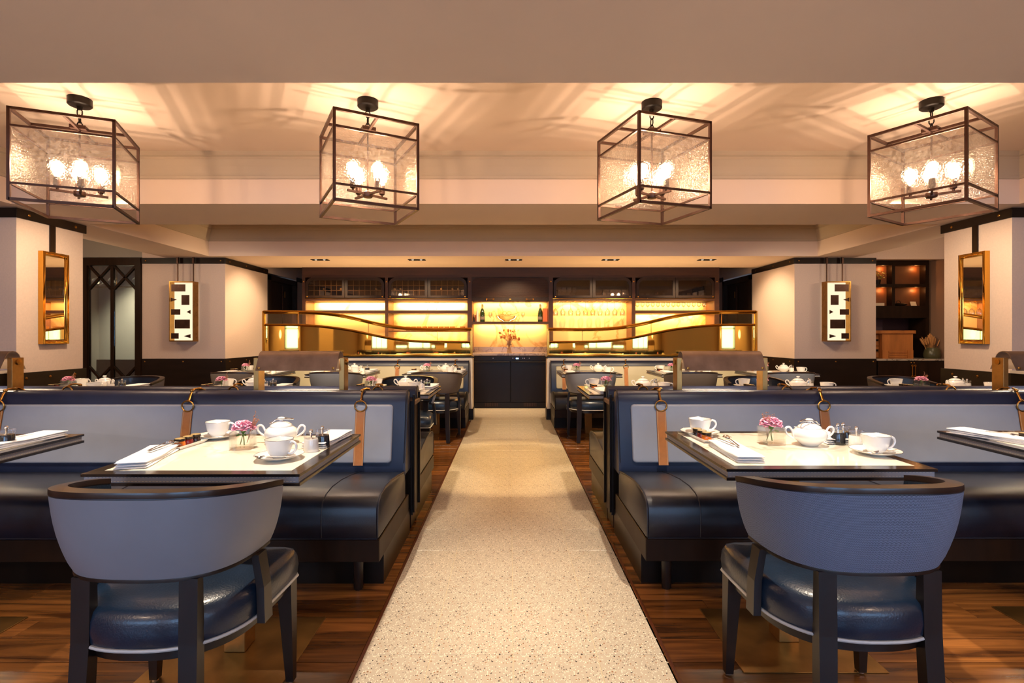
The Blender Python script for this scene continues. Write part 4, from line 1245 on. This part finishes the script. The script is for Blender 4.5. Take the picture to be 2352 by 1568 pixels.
light('AREA', ((x0+x1)/2, YB+.33, 1.40), 6, GOLD, ((x0+x1)/2, YB+.42, 1.0), shape='RECTANGLE', size=1.2, size_y=.03)
# counter and fridge
ct = thing('bar_counter', 'grey veined marble bar counter with upstand below the glowing shelf', 'counter', (0, YB, 0))
B(-3.55, 3.58, -.33, -.002, .87, .91, .003, 1).build('worktop', 'counter', ct)
B(x0+.008, x1-.008, BD-.05, BD-.014, .912, 1.0).build('upstand', 'counter', bar)
MB().box(-3.5, -.67, -.3, -.01, 0, .87).box(.69, 3.5, -.3, -.01, 0, .87).build('base_units', 'black', ct)
B(x0+.001, x1-.001, .0, BD-.014, .87, .91).build('worktop', 'counter', bar)
fx0, fx1 = (1087-1171)*8.57/F-.02, (1258-1171)*8.57/F+.02
fg = thing('bottle_fridge', 'black double-door undercounter fridge with a blue display', 'fridge', (0, 8.57, 0))
B(fx0, fx1, .03, .30, .0, .862).build('body', 'blackmetal', fg)
B(fx0, fx1, .0, .03, .785, .86, .002, 1).build('control_panel', 'black', fg)
xm = (fx0+fx1)/2
for a, b in ((fx0, xm-.003), (xm+.003, fx1)):
    d = B(a+.003, b, .0, .03, .10, .775, .003, 1).build('door', 'black', fg)
    MB().box(a+.01, b-.01, -.018, .0, .755, .772, .003, 1).build('handle', 'blackmetal', d)
    m = MB()
    xa = (a+b)/2-.10+(.0 if a < xm-.1 else 0)
    for k in range(8): m.box(xa+k*.028, xa+k*.028+.014, -.004, .004, .03, .085)
    m.build('vent_grille', 'darkx', fg)
B(fx0, fx1, .0, .03, .012, .095).build('kick_plate', 'black', fg)
px = lambda p: (p-1171)*8.57/F
B(px(1185), px(1191), -.003, .001, .815, .835).build('display', 'led', fg)
for p in (1178, 1201, 1205, 1132.5, 1215.5): MB().lathe([(.007, 0), (.006, -.003), (.001, -.004)], 10, (px(p), 0, .828), 'y').build('indicator', 'chrome', fg)

# bar contents
def wineg(h=.20, r=.04, mat='winecup', upside=False):
    pr = [(.001, 0), (.034, 0), (.034, .002), (.004, .006), (.0035, h*.45), (.012, h*.5), (r*.8, h*.6), (r, h*.74), (r*.82, h)]
    if upside: pr = [(a, -b) for a, b in pr]
    m = MB(); rings = []
    for rr, z in pr: rings.append([(rr*math.cos(2*PI*k/16), rr*math.sin(2*PI*k/16), z) for k in range(16)])
    m.loft(rings, True, False)
    return m.build('wine_glass', mat)
def row(make, xs, y, z, labels, group):
    pr = Proto(make)
    for i, x in enumerate(xs): pr.put((x, y, z), 0, labels(i) if callable(labels) else labels, group)
ord_ = ['first', 'second', 'third', 'fourth', 'fifth', 'sixth', 'seventh', 'eighth', 'ninth', 'tenth', 'eleventh', 'twelfth', 'thirteenth', 'fourteenth']
row(lambda: tag(wineg(.24, .045, upside=True), 'x', 'wine glass'), [(p-1171)*KB for p in (1278, 1295, 1313, 1330.5, 1348, 1365, 1382, 1399, 1416.5, 1434)], YB+.16, BZ['t0']-.012,
    lambda i: f'{ord_[i]} wine glass from the left hanging upside down over the bar', 'hanging wine glasses')
m = MB()
for p in (1286, 1304, 1322, 1339, 1356, 1373, 1390, 1408, 1425, 1443, 1269.6): m.box((p-1171)*KB-.012, (p-1171)*KB+.012, .02, .34, BZ['t0']-.011, BZ['t0']-.001)
m.build('glass_hanger_rail', 'gold', bar)
row(lambda: tag(wineg(.20, .038), 'x', 'wine glass'), [(p-1171)*KB for p in (1287, 1298, 1310, 1322)], YB+.15, BZ['door0'],
    lambda i: f'{ord_[i]} stemmed glass behind the upper door right of the shutter', 'stemmed glasses in the upper cabinet')
def tumbler():
    m = MB(); rings = [[(r*math.cos(2*PI*k/14), r*math.sin(2*PI*k/14), z) for k in range(14)] for r, z in ((.001, 0), (.026, 0), (.034, .04), (.034, .08), (.030, .105))]
    m.loft(rings, True, False); return tag(m.build('tumbler', 'winecup'), 'x', 'tumbler')
row(tumbler, [(p-1171)*KB for p in (1377, 1390, 1401, 1414, 1425, 1437)], YB+.15, BZ['door0'], lambda i: f'{ord_[i]} tumbler in the upper cabinet door left of the last upright', 'tumblers in the third upper cabinet')
row(tumbler, [(p-1171)*KB for p in (1468, 1479, 1494, 1503, 1515, 1531)], YB+.15, BZ['door0'], lambda i: f'{ord_[i]} tumbler in the left half of the rightmost upper cabinet', 'tumblers in the rightmost upper cabinet')
row(tumbler, [(p-1171)*KB for p in (1563, 1577, 1589, 1602, 1612, 1624)], YB+.15, BZ['door0'], lambda i: f'{ord_[i]} tumbler in the right half of the rightmost upper cabinet', 'tumblers in the rightmost upper cabinet')
row(lambda: tag(wineg(.145, .036), 'x', 'wine glass'), [(p-1171)*KB for p in (1470, 1482, 1494, 1506, 1518, 1530, 1542, 1554, 1566, 1578, 1590, 1602, 1614, 1626)], YB+.18, BZ['s1'][1],
    lambda i: f'{ord_[i]} glass from the left in the glowing row under the rightmost cabinet', 'glasses on the glowing right shelf')
def acup():
    m = MB().lathe([(.001, 0), (.03, 0), (.042, .03), (.045, .075), (.041, .074), (.036, .03), (.001, .012)], 18); return tag(m.build('amber_cup', 'amber'), 'x', 'cup')
bsh = B((891-1171)*KB, (1074-1171)*KB, .02, BD-.02, 1.268, 1.29).build('low_shelf', 'darkx', bar)
light('AREA', ((982-1171)*KB, YB+.32, 1.262), 7, GOLD, ((982-1171)*KB, YB+.41, 1.0), shape='RECTANGLE', size=1.2, size_y=.03)
row(acup, [(p-1171)*KB for p in (932, 945, 958, 971, 984, 997, 1010, 1023, 1036, 1060)], YB+.2, 1.29, lambda i: f'{ord_[i]} amber cup from the left on the lower glowing shelf', 'amber cups on the lower shelf')
def wineend():
    o = thing('wine_bottle', 'x', 'bottle')
    MB().lathe([(.001, .02), (.014, .02), (.014, .09), (.037, .14), (.037, .30), (.001, .30)], 16, (0, 0, 0), 'y').build('bottle_glass', 'wineglassg', o)
    MB().lathe([(.001, .012), (.0155, .012), (.0155, .06), (.001, .06)], 12, (0, 0, 0), 'y').build('capsule', 'foil', o); return o
row(wineend, [(p-1171)*KB for p in (740, 780, 861, 875.5, 904, 917.5, 1012, 1038, 1051)], YB+.05, BZ['door0']+.165, lambda i: f'wine bottle lying in the brass rack, {ord_[i]} from the left', 'wine bottles in the brass rack')
def champ():
    o = thing('champagne_bottle', 'x', 'bottle')
    MB().lathe([(.001, 0), (.042, 0), (.044, .01), (.044, .15), (.036, .19), (.018, .235), (.001, .236)], 20).build('bottle_glass', 'wineglassg', o)
    MB().lathe([(.0185, .22), (.0165, .25), (.0165, .28), (.018, .30), (.012, .308), (.001, .309)], 16).build('foil_neck', 'foil', o)
    MB().lathe([(.0445, .04), (.0447, .09)], 20).build('bottle_label', 'bottlelabel', o); return o
PCH = Proto(champ)
PCH.put(((1107-1171)*KB, YB+.14, 1.444), 0, 'green champagne bottle at the left of the centre shelf', 'champagne bottles on the centre shelf')
PCH.put(((1242-1171)*KB, YB+.14, 1.444), 0, 'green champagne bottle at the right of the centre shelf', 'champagne bottles on the centre shelf')
o = MB().lathe([(.001, 0), (.022, 0), (.022, .17), (.012, .20), (.012, .245), (.001, .246)], 16).build('slim_bottle', 'paper', None, ((1095.5-1171)*KB, YB+.14, 1.444)); tag(o, 'slim pale bottle beside the left champagne bottle', 'bottle')
for p, h, t in ((1086.7, .13, 'left of two small dark bottles at the shelf corner'), (1090.2, .12, 'right of two small dark bottles at the shelf corner')):
    o = MB().lathe([(.001, 0), (.012, 0), (.012, h*.6), (.006, h*.75), (.006, h), (.001, h)], 12).build('small_bottle', 'blackjam', None, ((p-1171)*KB, YB+.09, 1.444)); tag(o, t, 'bottle', 'small dark bottles')
o = B(-.035, .035, -.05, .05, 0, .12, .002, 1).build('orange_box', 'orangebox', None, ((1089.5-1171)*KB+.02, YB+.30, 1.444)); tag(o, 'orange box behind the small bottles on the centre shelf', 'box')
o = B(-.04, .04, -.05, .05, 0, .235, .002, 1).build('orange_box', 'orangebox', None, ((1253.5-1171)*KB, YB+.18, 1.444)); tag(o, 'tall orange box right of the right champagne bottle', 'box')
gb = thing('glass_bowl', 'large clear glass bowl with a ribbon-shaped stem on the centre shelf', 'bowl', ((1164-1171)*KB, YB+.2, 1.444))
m = MB(); m.loft([[(r*math.cos(2*PI*k/28), r*.6*math.sin(2*PI*k/28), z) for k in range(28)] for r, z in ((.02, 0), (.10, .01), (.17, .06), (.20, .11))], True, False); m.build('bowl_wall', 'winecup', gb)
m = MB()
for e in (-.04, .04): m.tube([(e+.035*math.cos(2*PI*k/16), 0, .155+.032*math.sin(2*PI*k/16)) for k in range(16)], .004, 6, True)
m.tube([(-.2, 0, .10), (-.1, 0, .13), (-.04, 0, .12), (.04, 0, .12), (.1, 0, .13), (.22, 0, .17)], .004, 6); m.build('looped_rim', 'amber', gb)
row(lambda: tag(wineg(.17, .03), 'x', 'wine glass'), [(1125-1171)*KB, (1202-1171)*KB], YB+.2, 1.444, lambda i: ('clear stemmed glass left of the glass bowl', 'clear stemmed glass right of the glass bowl')[i], 'glasses beside the bowl')
fv = thing('footed_vase', 'clear glass vase on the marble bar counter', 'vase', ((1169.5-1171)*8.8/F, 8.78, .91))
m = MB(); m.loft([[(r*math.cos(2*PI*k/20), r*math.sin(2*PI*k/20), z) for k in range(20)] for r, z in ((.001, 0), (.045, 0), (.036, .04), (.026, .09), (.05, .13), (.048, .15), (.036, .17), (.045, .20), (.05, .21))], True, False); m.build('vase_glass', 'winecup', fv)
bq = thing('dried_bouquet', 'bouquet of dried brown and orange flowers in the bar counter vase', 'bouquet', ((1169.5-1171)*8.8/F, 8.78, .91))
rnd = random.Random(4); m1, m2 = MB(), MB()
for k in range(44):
    a = rnd.uniform(0, 2*PI); sp = rnd.uniform(.02, .17); h = rnd.uniform(.26, .42)
    tip = Vector((sp*math.cos(a)*1.1, sp*math.sin(a)*.6, h-.25*sp)); m1.tube([(0, 0, .02), (tip.x*.25, tip.y*.25, .2), tip], .0018, 4)
    if k % 2: m2.sphere(tip, rnd.uniform(.010, .022), 1, 1, rnd.uniform(.8, 1.5), 7, 5)
    else:
        for q in range(5): m1.sphere(tip+Vector((rnd.uniform(-.02, .02), rnd.uniform(-.02, .02), rnd.uniform(-.03, .02))), .0055, 1, 1, 1.5, 5, 4)
m1.build('stems', 'dried', bq); m2.build('flower_heads', simple('rust_blooms', lin(176,100,40), .8, noise=.4, nscale=30), bq)

# ------------------------------------------------------------------ sconces
def mk_sconce(s):
    X0 = (391-1171)*7.68/F; Z0 = 1.2+(771-784)*7.68/F; W = .356; H = .893
    o = thing('wall_sconce', f'tall glowing box sconce with dark squares on the wall {"left" if s<0 else "right"} of the bar', 'wall light', (X0 if s < 0 else (1897-1171)*7.68/F, 7.785, Z0))
    D = -.13; fx = lambda x: x if s < 0 else W-x
    def bb(m, x0, x1, *r): a, b = sorted((fx(x0), fx(x1))); m.box(a, b, *r); return m
    m = MB()
    m.box(0, W, D, 0, 0, .016).box(0, W, D, 0, H-.016, H).box(0, .008, D, 0, .016, H-.016).box(W-.008, W, D, 0, .016, H-.016)
    m.build('box_frame', 'brass', o, smooth=False)
    B(.008, W-.008, -.02, -.004, .016, H-.016).build('glow_panel', 'sconce_glow', o)
    kx = W/400; kz = H/980
    for x0, x1, z0, z1 in ((108, 340, 520, 635), (277, 407, 693, 855), (105, 255, 925, 1015), (165, 415, 1092, 1238), (105, 228, 1315, 1405)):
        m = MB(); bb(m, (x0-75)*kx, (x1-75)*kx, D+.004, D+.010, (1450-z1)*kz, (1450-z0)*kz); m.build('dark_square', 'bronze', o)
    for xa, xt, z0, z1 in ((90, 190, 735, 800), (415, 350, 935, 1000), (415, 305, 1330, 1395)):
        za, zb = (1450-z1)*kz, (1450-z0)*kz
        MB().prism([(fx((xa-75)*kx), za), (fx((xt-75)*kx), (za+zb)/2), (fx((xa-75)*kx), zb)], D+.02, D+.026, 'y').build('dark_triangle', 'bronze', o)
    for xr in (.07, W-.05):
        m = MB(); bb(m, xr-.006, xr+.006, -.05, -.035, H, 2.375-Z0); bb(m, xr-.014, xr+.014, -.055, -.03, 2.29-Z0, 2.375-Z0); m.build('hanger_rod', 'bronze', o, smooth=False)
    return o
mk_sconce(-1); mk_sconce(1)

# ------------------------------------------------------------------ lattice door (left) with the dim room behind
ld = struct(MB().box(-6.455, -6.37, YF-.03, YF+.06, 0, 2.375).box(-5.645, -5.56, YF-.03, YF+.06, 0, 2.375).box(-6.37, -5.645, YF-.03, YF+.06, 2.26, 2.375), 'door_3', 'dark')
KD = 7.8/F
zt_, zm1, zb1 = 1.2+(771-610)*KD, 1.2+(771-664)*KD, 1.2+(771-842)*KD
for a, b in ((204.3, 254.5), (261.5, 312)):
    xa, xb = (a-1171)*KD, (b-1171)*KD
    m = MB(); r = .014; xc = (xa+xb)/2
    w_ = xb-xa
    def bar_(p, q):
        d = Vector((q[0]-p[0], 0, q[1]-p[1])); n = Vector((-d.z, 0, d.x)).normalized()*r
        P0, P1 = Vector((p[0], 0, p[1])), Vector((q[0], 0, q[1]))
        m.loft([[(v.x, YF-.01, v.z), (v.x, YF+.03, v.z)] for v in ()] or [[tuple(P0+n+Vector((0, YF-.01, 0))), tuple(P0-n+Vector((0, YF-.01, 0))), tuple(P0-n+Vector((0, YF+.03, 0))), tuple(P0+n+Vector((0, YF+.03, 0)))],
               [tuple(P1+n+Vector((0, YF-.01, 0))), tuple(P1-n+Vector((0, YF-.01, 0))), tuple(P1-n+Vector((0, YF+.03, 0))), tuple(P1+n+Vector((0, YF+.03, 0)))]])
    bar_((xa, zt_), (xb, zm1)); bar_((xb, zt_), (xa, zm1))
    zb2 = zb1-(zt_-zm1)
    bar_((xa, zb1), (xb, zb2)); bar_((xb, zb1), (xa, zb2))
    m.build('lattice', 'dark', ld, smooth=False)
    B(xa, xb, YF+.008, YF+.012, .5, zt_).build('pane', 'doorglass', ld)
m = MB().box((190-1171)*KD+.085, (204.3-1171)*KD, YF-.01, YF+.03, 0, 2.26).box((254.5-1171)*KD, (261.5-1171)*KD, YF-.01, YF+.03, 0, 2.26).box((312-1171)*KD, (327-1171)*KD-.06, YF-.01, YF+.03, 0, 2.26)
m.box(-6.37, -5.645, YF-.01, YF+.03, 2.26, 2.262).box(-6.37, -5.645, YF-.01, YF+.03, 0, .5); m.build('door_stiles', 'dark', ld, smooth=False)
struct(MB().box(-7.9, -4.5, 9.8, 9.9, 0, 2.9).box(-7.9, -7.8, 7.9, 9.8, 0, 2.9).box(-4.55, -4.43, 7.92, 9.8, 0, 2.9).box(-7.9, -4.5, 7.9, 9.9, 2.75, 2.85), 'wall_side_room', 'grey_wall')
struct(B(-7.8, -4.55, 9.74, 9.8, 0, .75), 'trim_side_room', 'black')
struct(B(-7.8, -4.5, 7.9, 9.9, -.12, -.02), 'floor_side_room', 'plank')
light('SPOT', (-6.6, 8.9, 2.6), 380, (1,.88,.66), (-6.9, 9.8, 1.3), spot_size=R(70), spot_blend=.9, shadow_soft_size=.1)
cl2 = thing('globe_chandelier', 'small lit glass globe lamp seen through the lattice door', 'lamp', (-6.9, 9.0, 2.05))
for dx in (-.28, .0, .42):
    m = MB(); m.sphere((dx, 0, .1), .09, 1, 1, .8, 14, 10); g_ = m.build('globe', 'glass', cl2); MB().sphere((dx, 0, .08), .025).build('bulb', 'downglow', g_)
MB().tube([(-.35, 0, 0), (.5, 0, 0)], .008, 6).tube([(.05, 0, 0), (.05, 0, .7)], .006, 6).build('rod', 'gold', cl2)

# ------------------------------------------------------------------ niche (right)
N0, N1 = 5.36, 6.625
M['taupe'] = simple('taupe_niche_wall', lin(150,116,94), .85)
struct(MB().box(N1, N1+.05, YF, 8.6, 0, 2.38), 'wall_niche_side', 'taupe')
struct(B(5.2, 6.7, 8.52, 8.6, 0, 2.6), 'wall_niche_back', 'plum')
struct(B(5.2, 5.3, YF+.12, 8.6, 0, 2.6), 'wall_niche_left', 'wall')
KN = 8.1/F
zn = lambda y: 1.2+(771-y)*KN
xn = lambda p: (p-1171)*KN
ns = thing('niche_shelf_unit', 'dark shelf unit with amber-lit compartments in the right niche', 'shelf', (0, 8.1, 0))
m = MB()
for a, b in ((1960, 1966), (2049, 2056), (2126, 2134)): m.box(xn(a), xn(b), .002, .13, zn(730)+.001, zn(598))
m.box(xn(1960), xn(2134), 0, .13, zn(609), zn(596)).box(xn(1960), xn(2134), 0, .13, zn(659), zn(652)).box(xn(1960), xn(2134), 0, .13, zn(730), zn(702)).build('frame', 'dark', ns, smooth=False)
B(xn(1960), xn(2134), .12, .135, zn(702), zn(609)).build('back_panel', 'brownpanel', ns)
m = MB().box(xn(2126), xn(2134), 0, .35, .86, zn(731)); m.build('side_post', 'dark', ns)
B(xn(1960), xn(2059), .30, .33, .87, zn(733)).build('pale_lower_panel', simple('lilac_panel', lin(96,76,84), .6), ns)
for cx_, cz_ in ((2043, 611), (2120, 611), (2043, 661), (2120, 661)):
    light('POINT', (xn(cx_)-.05, 8.1+.07, zn(cz_)-.03), .38, (1, .42, .12), shadow_soft_size=.01)
cb = thing('niche_cabinet', 'black low cabinet with marble top under the right niche', 'cabinet', (0, YF, 0))
B(5.545, 6.61, .0, .70, .824, .852, .002, 1).build('marble_top', 'counterw', cb)
B(5.545, 6.61, .012, .70, 0, .824).build('body', 'black', cb)
xm = (2095-1171)*7.8/F
for a, b, e in ((5.56, xm-.003, -1), (xm+.003, 6.60, 1)):
    d = MB().box(a, b, -.012, .010, .06, .81, .002, 1).build('door', 'dark', cb)
    hx = xm+e*.022
    m = MB().tube([(hx, -.035, .735), (hx, -.035, .60)], .005, 8)
    for z in (.75, .59): m.tube([(hx+.013*math.cos(2*PI*k/12), -.033, z+.013*math.sin(2*PI*k/12)) for k in range(12)], .004, 6, True)
    m.tube([(hx, -.012, .75), (hx, -.033, .75)], .004, 6).tube([(hx, -.012, .59), (hx, -.033, .59)], .004, 6); m.build('handle', 'gold', d)
    MB().lathe([(.009, 0), (.001, -.006)], 10, (hx, -.012, .795), 'y').build('stud', 'brass', d)
KX = 7.98/F
bo = thing('wooden_chest', 'oak countertop chest with flat lid standing in the right niche', 'wooden chest', (0, 7.92, .852))
xx = lambda p: (p-1171)*7.92/F
B(xx(2026), xx(2097), 0, .36, .0, .38).build('front_board', 'oak', bo)
B(xx(2003), xx(2102), -.02, .40, .381, .43, .004, 1).build('lid', 'oak', bo)
m = MB(); 
for k in range(4): m.box(xx(1990), xx(2025), .06, .36, .01+k*.092, .095+k*.092, .003, 1)
m.build('drawer_stack', 'oak', bo)
m = MB()
for z in (.11, .265): m.box(xx(2014), xx(2023), .05, .06, z, z+.03)
m.build('drawer_pull', 'black', bo)
m = MB()
for z in (.012, .05, .088): m.box(xx(2041), xx(2083), -.008, .002, z, z+.026)
m.build('foot_slats', 'oak', bo)
m = MB()
for sg in (0, 1):
    a, b = (xx(2026), xx(2040)) if sg == 0 else (xx(2084), xx(2097))
    m.box(a, b, -.008, 0, 0, .13)
m.build('feet', 'oak', bo)
wv = tag(MB().lathe([(.001, 0), (.09, 0), (.107, .03), (.11, .07), (.092, .14), (.075, .168), (.07, .168), (.085, .13), (.001, .02)], 26).build('ribbed_vase', 'olive', None, (6.50, 7.95, .852)), 'dark green vase beside the wooden chest in the niche', 'vase')
wh = thing('wheat_bunch', 'bunch of dried wheat ears in the dark green vase', 'dried wheat', (6.50, 7.95, .852))
m = MB(); m2 = MB(); rnd = random.Random(9)
for k in range(56):
    a = rnd.uniform(0, 2*PI); rr = rnd.uniform(.02, 1); ex, ey = -.035+.145*rr*math.cos(a), .10*rr*math.sin(a); h = .37-.07*rr+rnd.uniform(-.02, .02)
    b0 = Vector((ex*.3, ey*.3, .05)); b1 = Vector((ex*.7, ey*.7, h*.68)); b2 = Vector((ex*1.05, ey*1.05, h))
    m.tube([b0, b1], .0015, 4); m2.tube([b1, b1.lerp(b2, .3), b1.lerp(b2, .7), b2], lambda t: .004+.006*math.sin(PI*min(1, t+.1)), 6)
m.build('stalks', 'wheat', wh); m2.build('ears', 'wheat', wh)
pl = thing('potted_plant', 'small yellow-green plant on the top left niche shelf', 'plant', (xn(2021), 8.158, zn(652)))
MB().lathe([(.001, 0), (.04, 0), (.05, .07), (.001, .07)], 14).build('pot', 'black', pl)
m = MB()
for k in range(90):
    d = Vector((rnd.gauss(0, 1), rnd.gauss(0, 1)*.4, abs(rnd.gauss(0, 1)))).normalized()*rnd.uniform(.05, .13); c = Vector((0, 0, .09))+d
    u = Vector((rnd.uniform(-1, 1), rnd.uniform(-1, 1), rnd.uniform(-1, 1))).normalized()*.014; v = u.orthogonal().normalized()*.009
    m.bm.faces.new([m.bm.verts.new(c+q) for q in (-u, v, u, -v)])
m.build('foliage', 'leafg', pl, smooth=False, fixn=False)
for k in range(3):
    tag(MB().box(-.08, .08, -.06, .06, 0, .014, .001, 1).build('book', 'paper', None, (xn(2020), 8.162, zn(702)+.0145*k+.0005)), f'{["bottom", "middle", "top"][k]} pale book of the stack on the niche shelf', 'book', 'stacked pale books in the niche')
sb = thing('dark_bag', 'dark low bag with looped handle on the niche shelf', 'bag', (xn(2073), 8.16, zn(702)))
MB().sphere((0, 0, .022), .10, 1.2, .5, .24, 16, 8).build('bag_body', 'black', sb)
MB().tube([(-.02+.035*math.cos(PI*k/8), 0, .04+.045*math.sin(PI*k/8)) for k in range(9)], .004, 6).build('loop', 'black', sb)
o = MB().box(-.05, .05, -.004, .004, 0, .07).build('note_card', 'paper', None, (xn(2105), 8.15, zn(702)+.001)); o.rotation_euler = (R(-18), 0, R(10)); tag(o, 'pale card leaning on the niche shelf', 'card')

# service counters in front of the pillars
for s, nm in ((-1, 'left'), (1, 'right')):
    o = thing('service_counter', f'dark counter with marble top against the {nm} pillar, mostly hidden', 'counter', (s*5.2, 4.5, 0))
    B(-.63, .63, -.25, .22, .858, .885, .002, 1).build('marble_top', 'counterw', o); B(-.62, .62, -.24, .22, 0, .858).build('body', 'black', o)
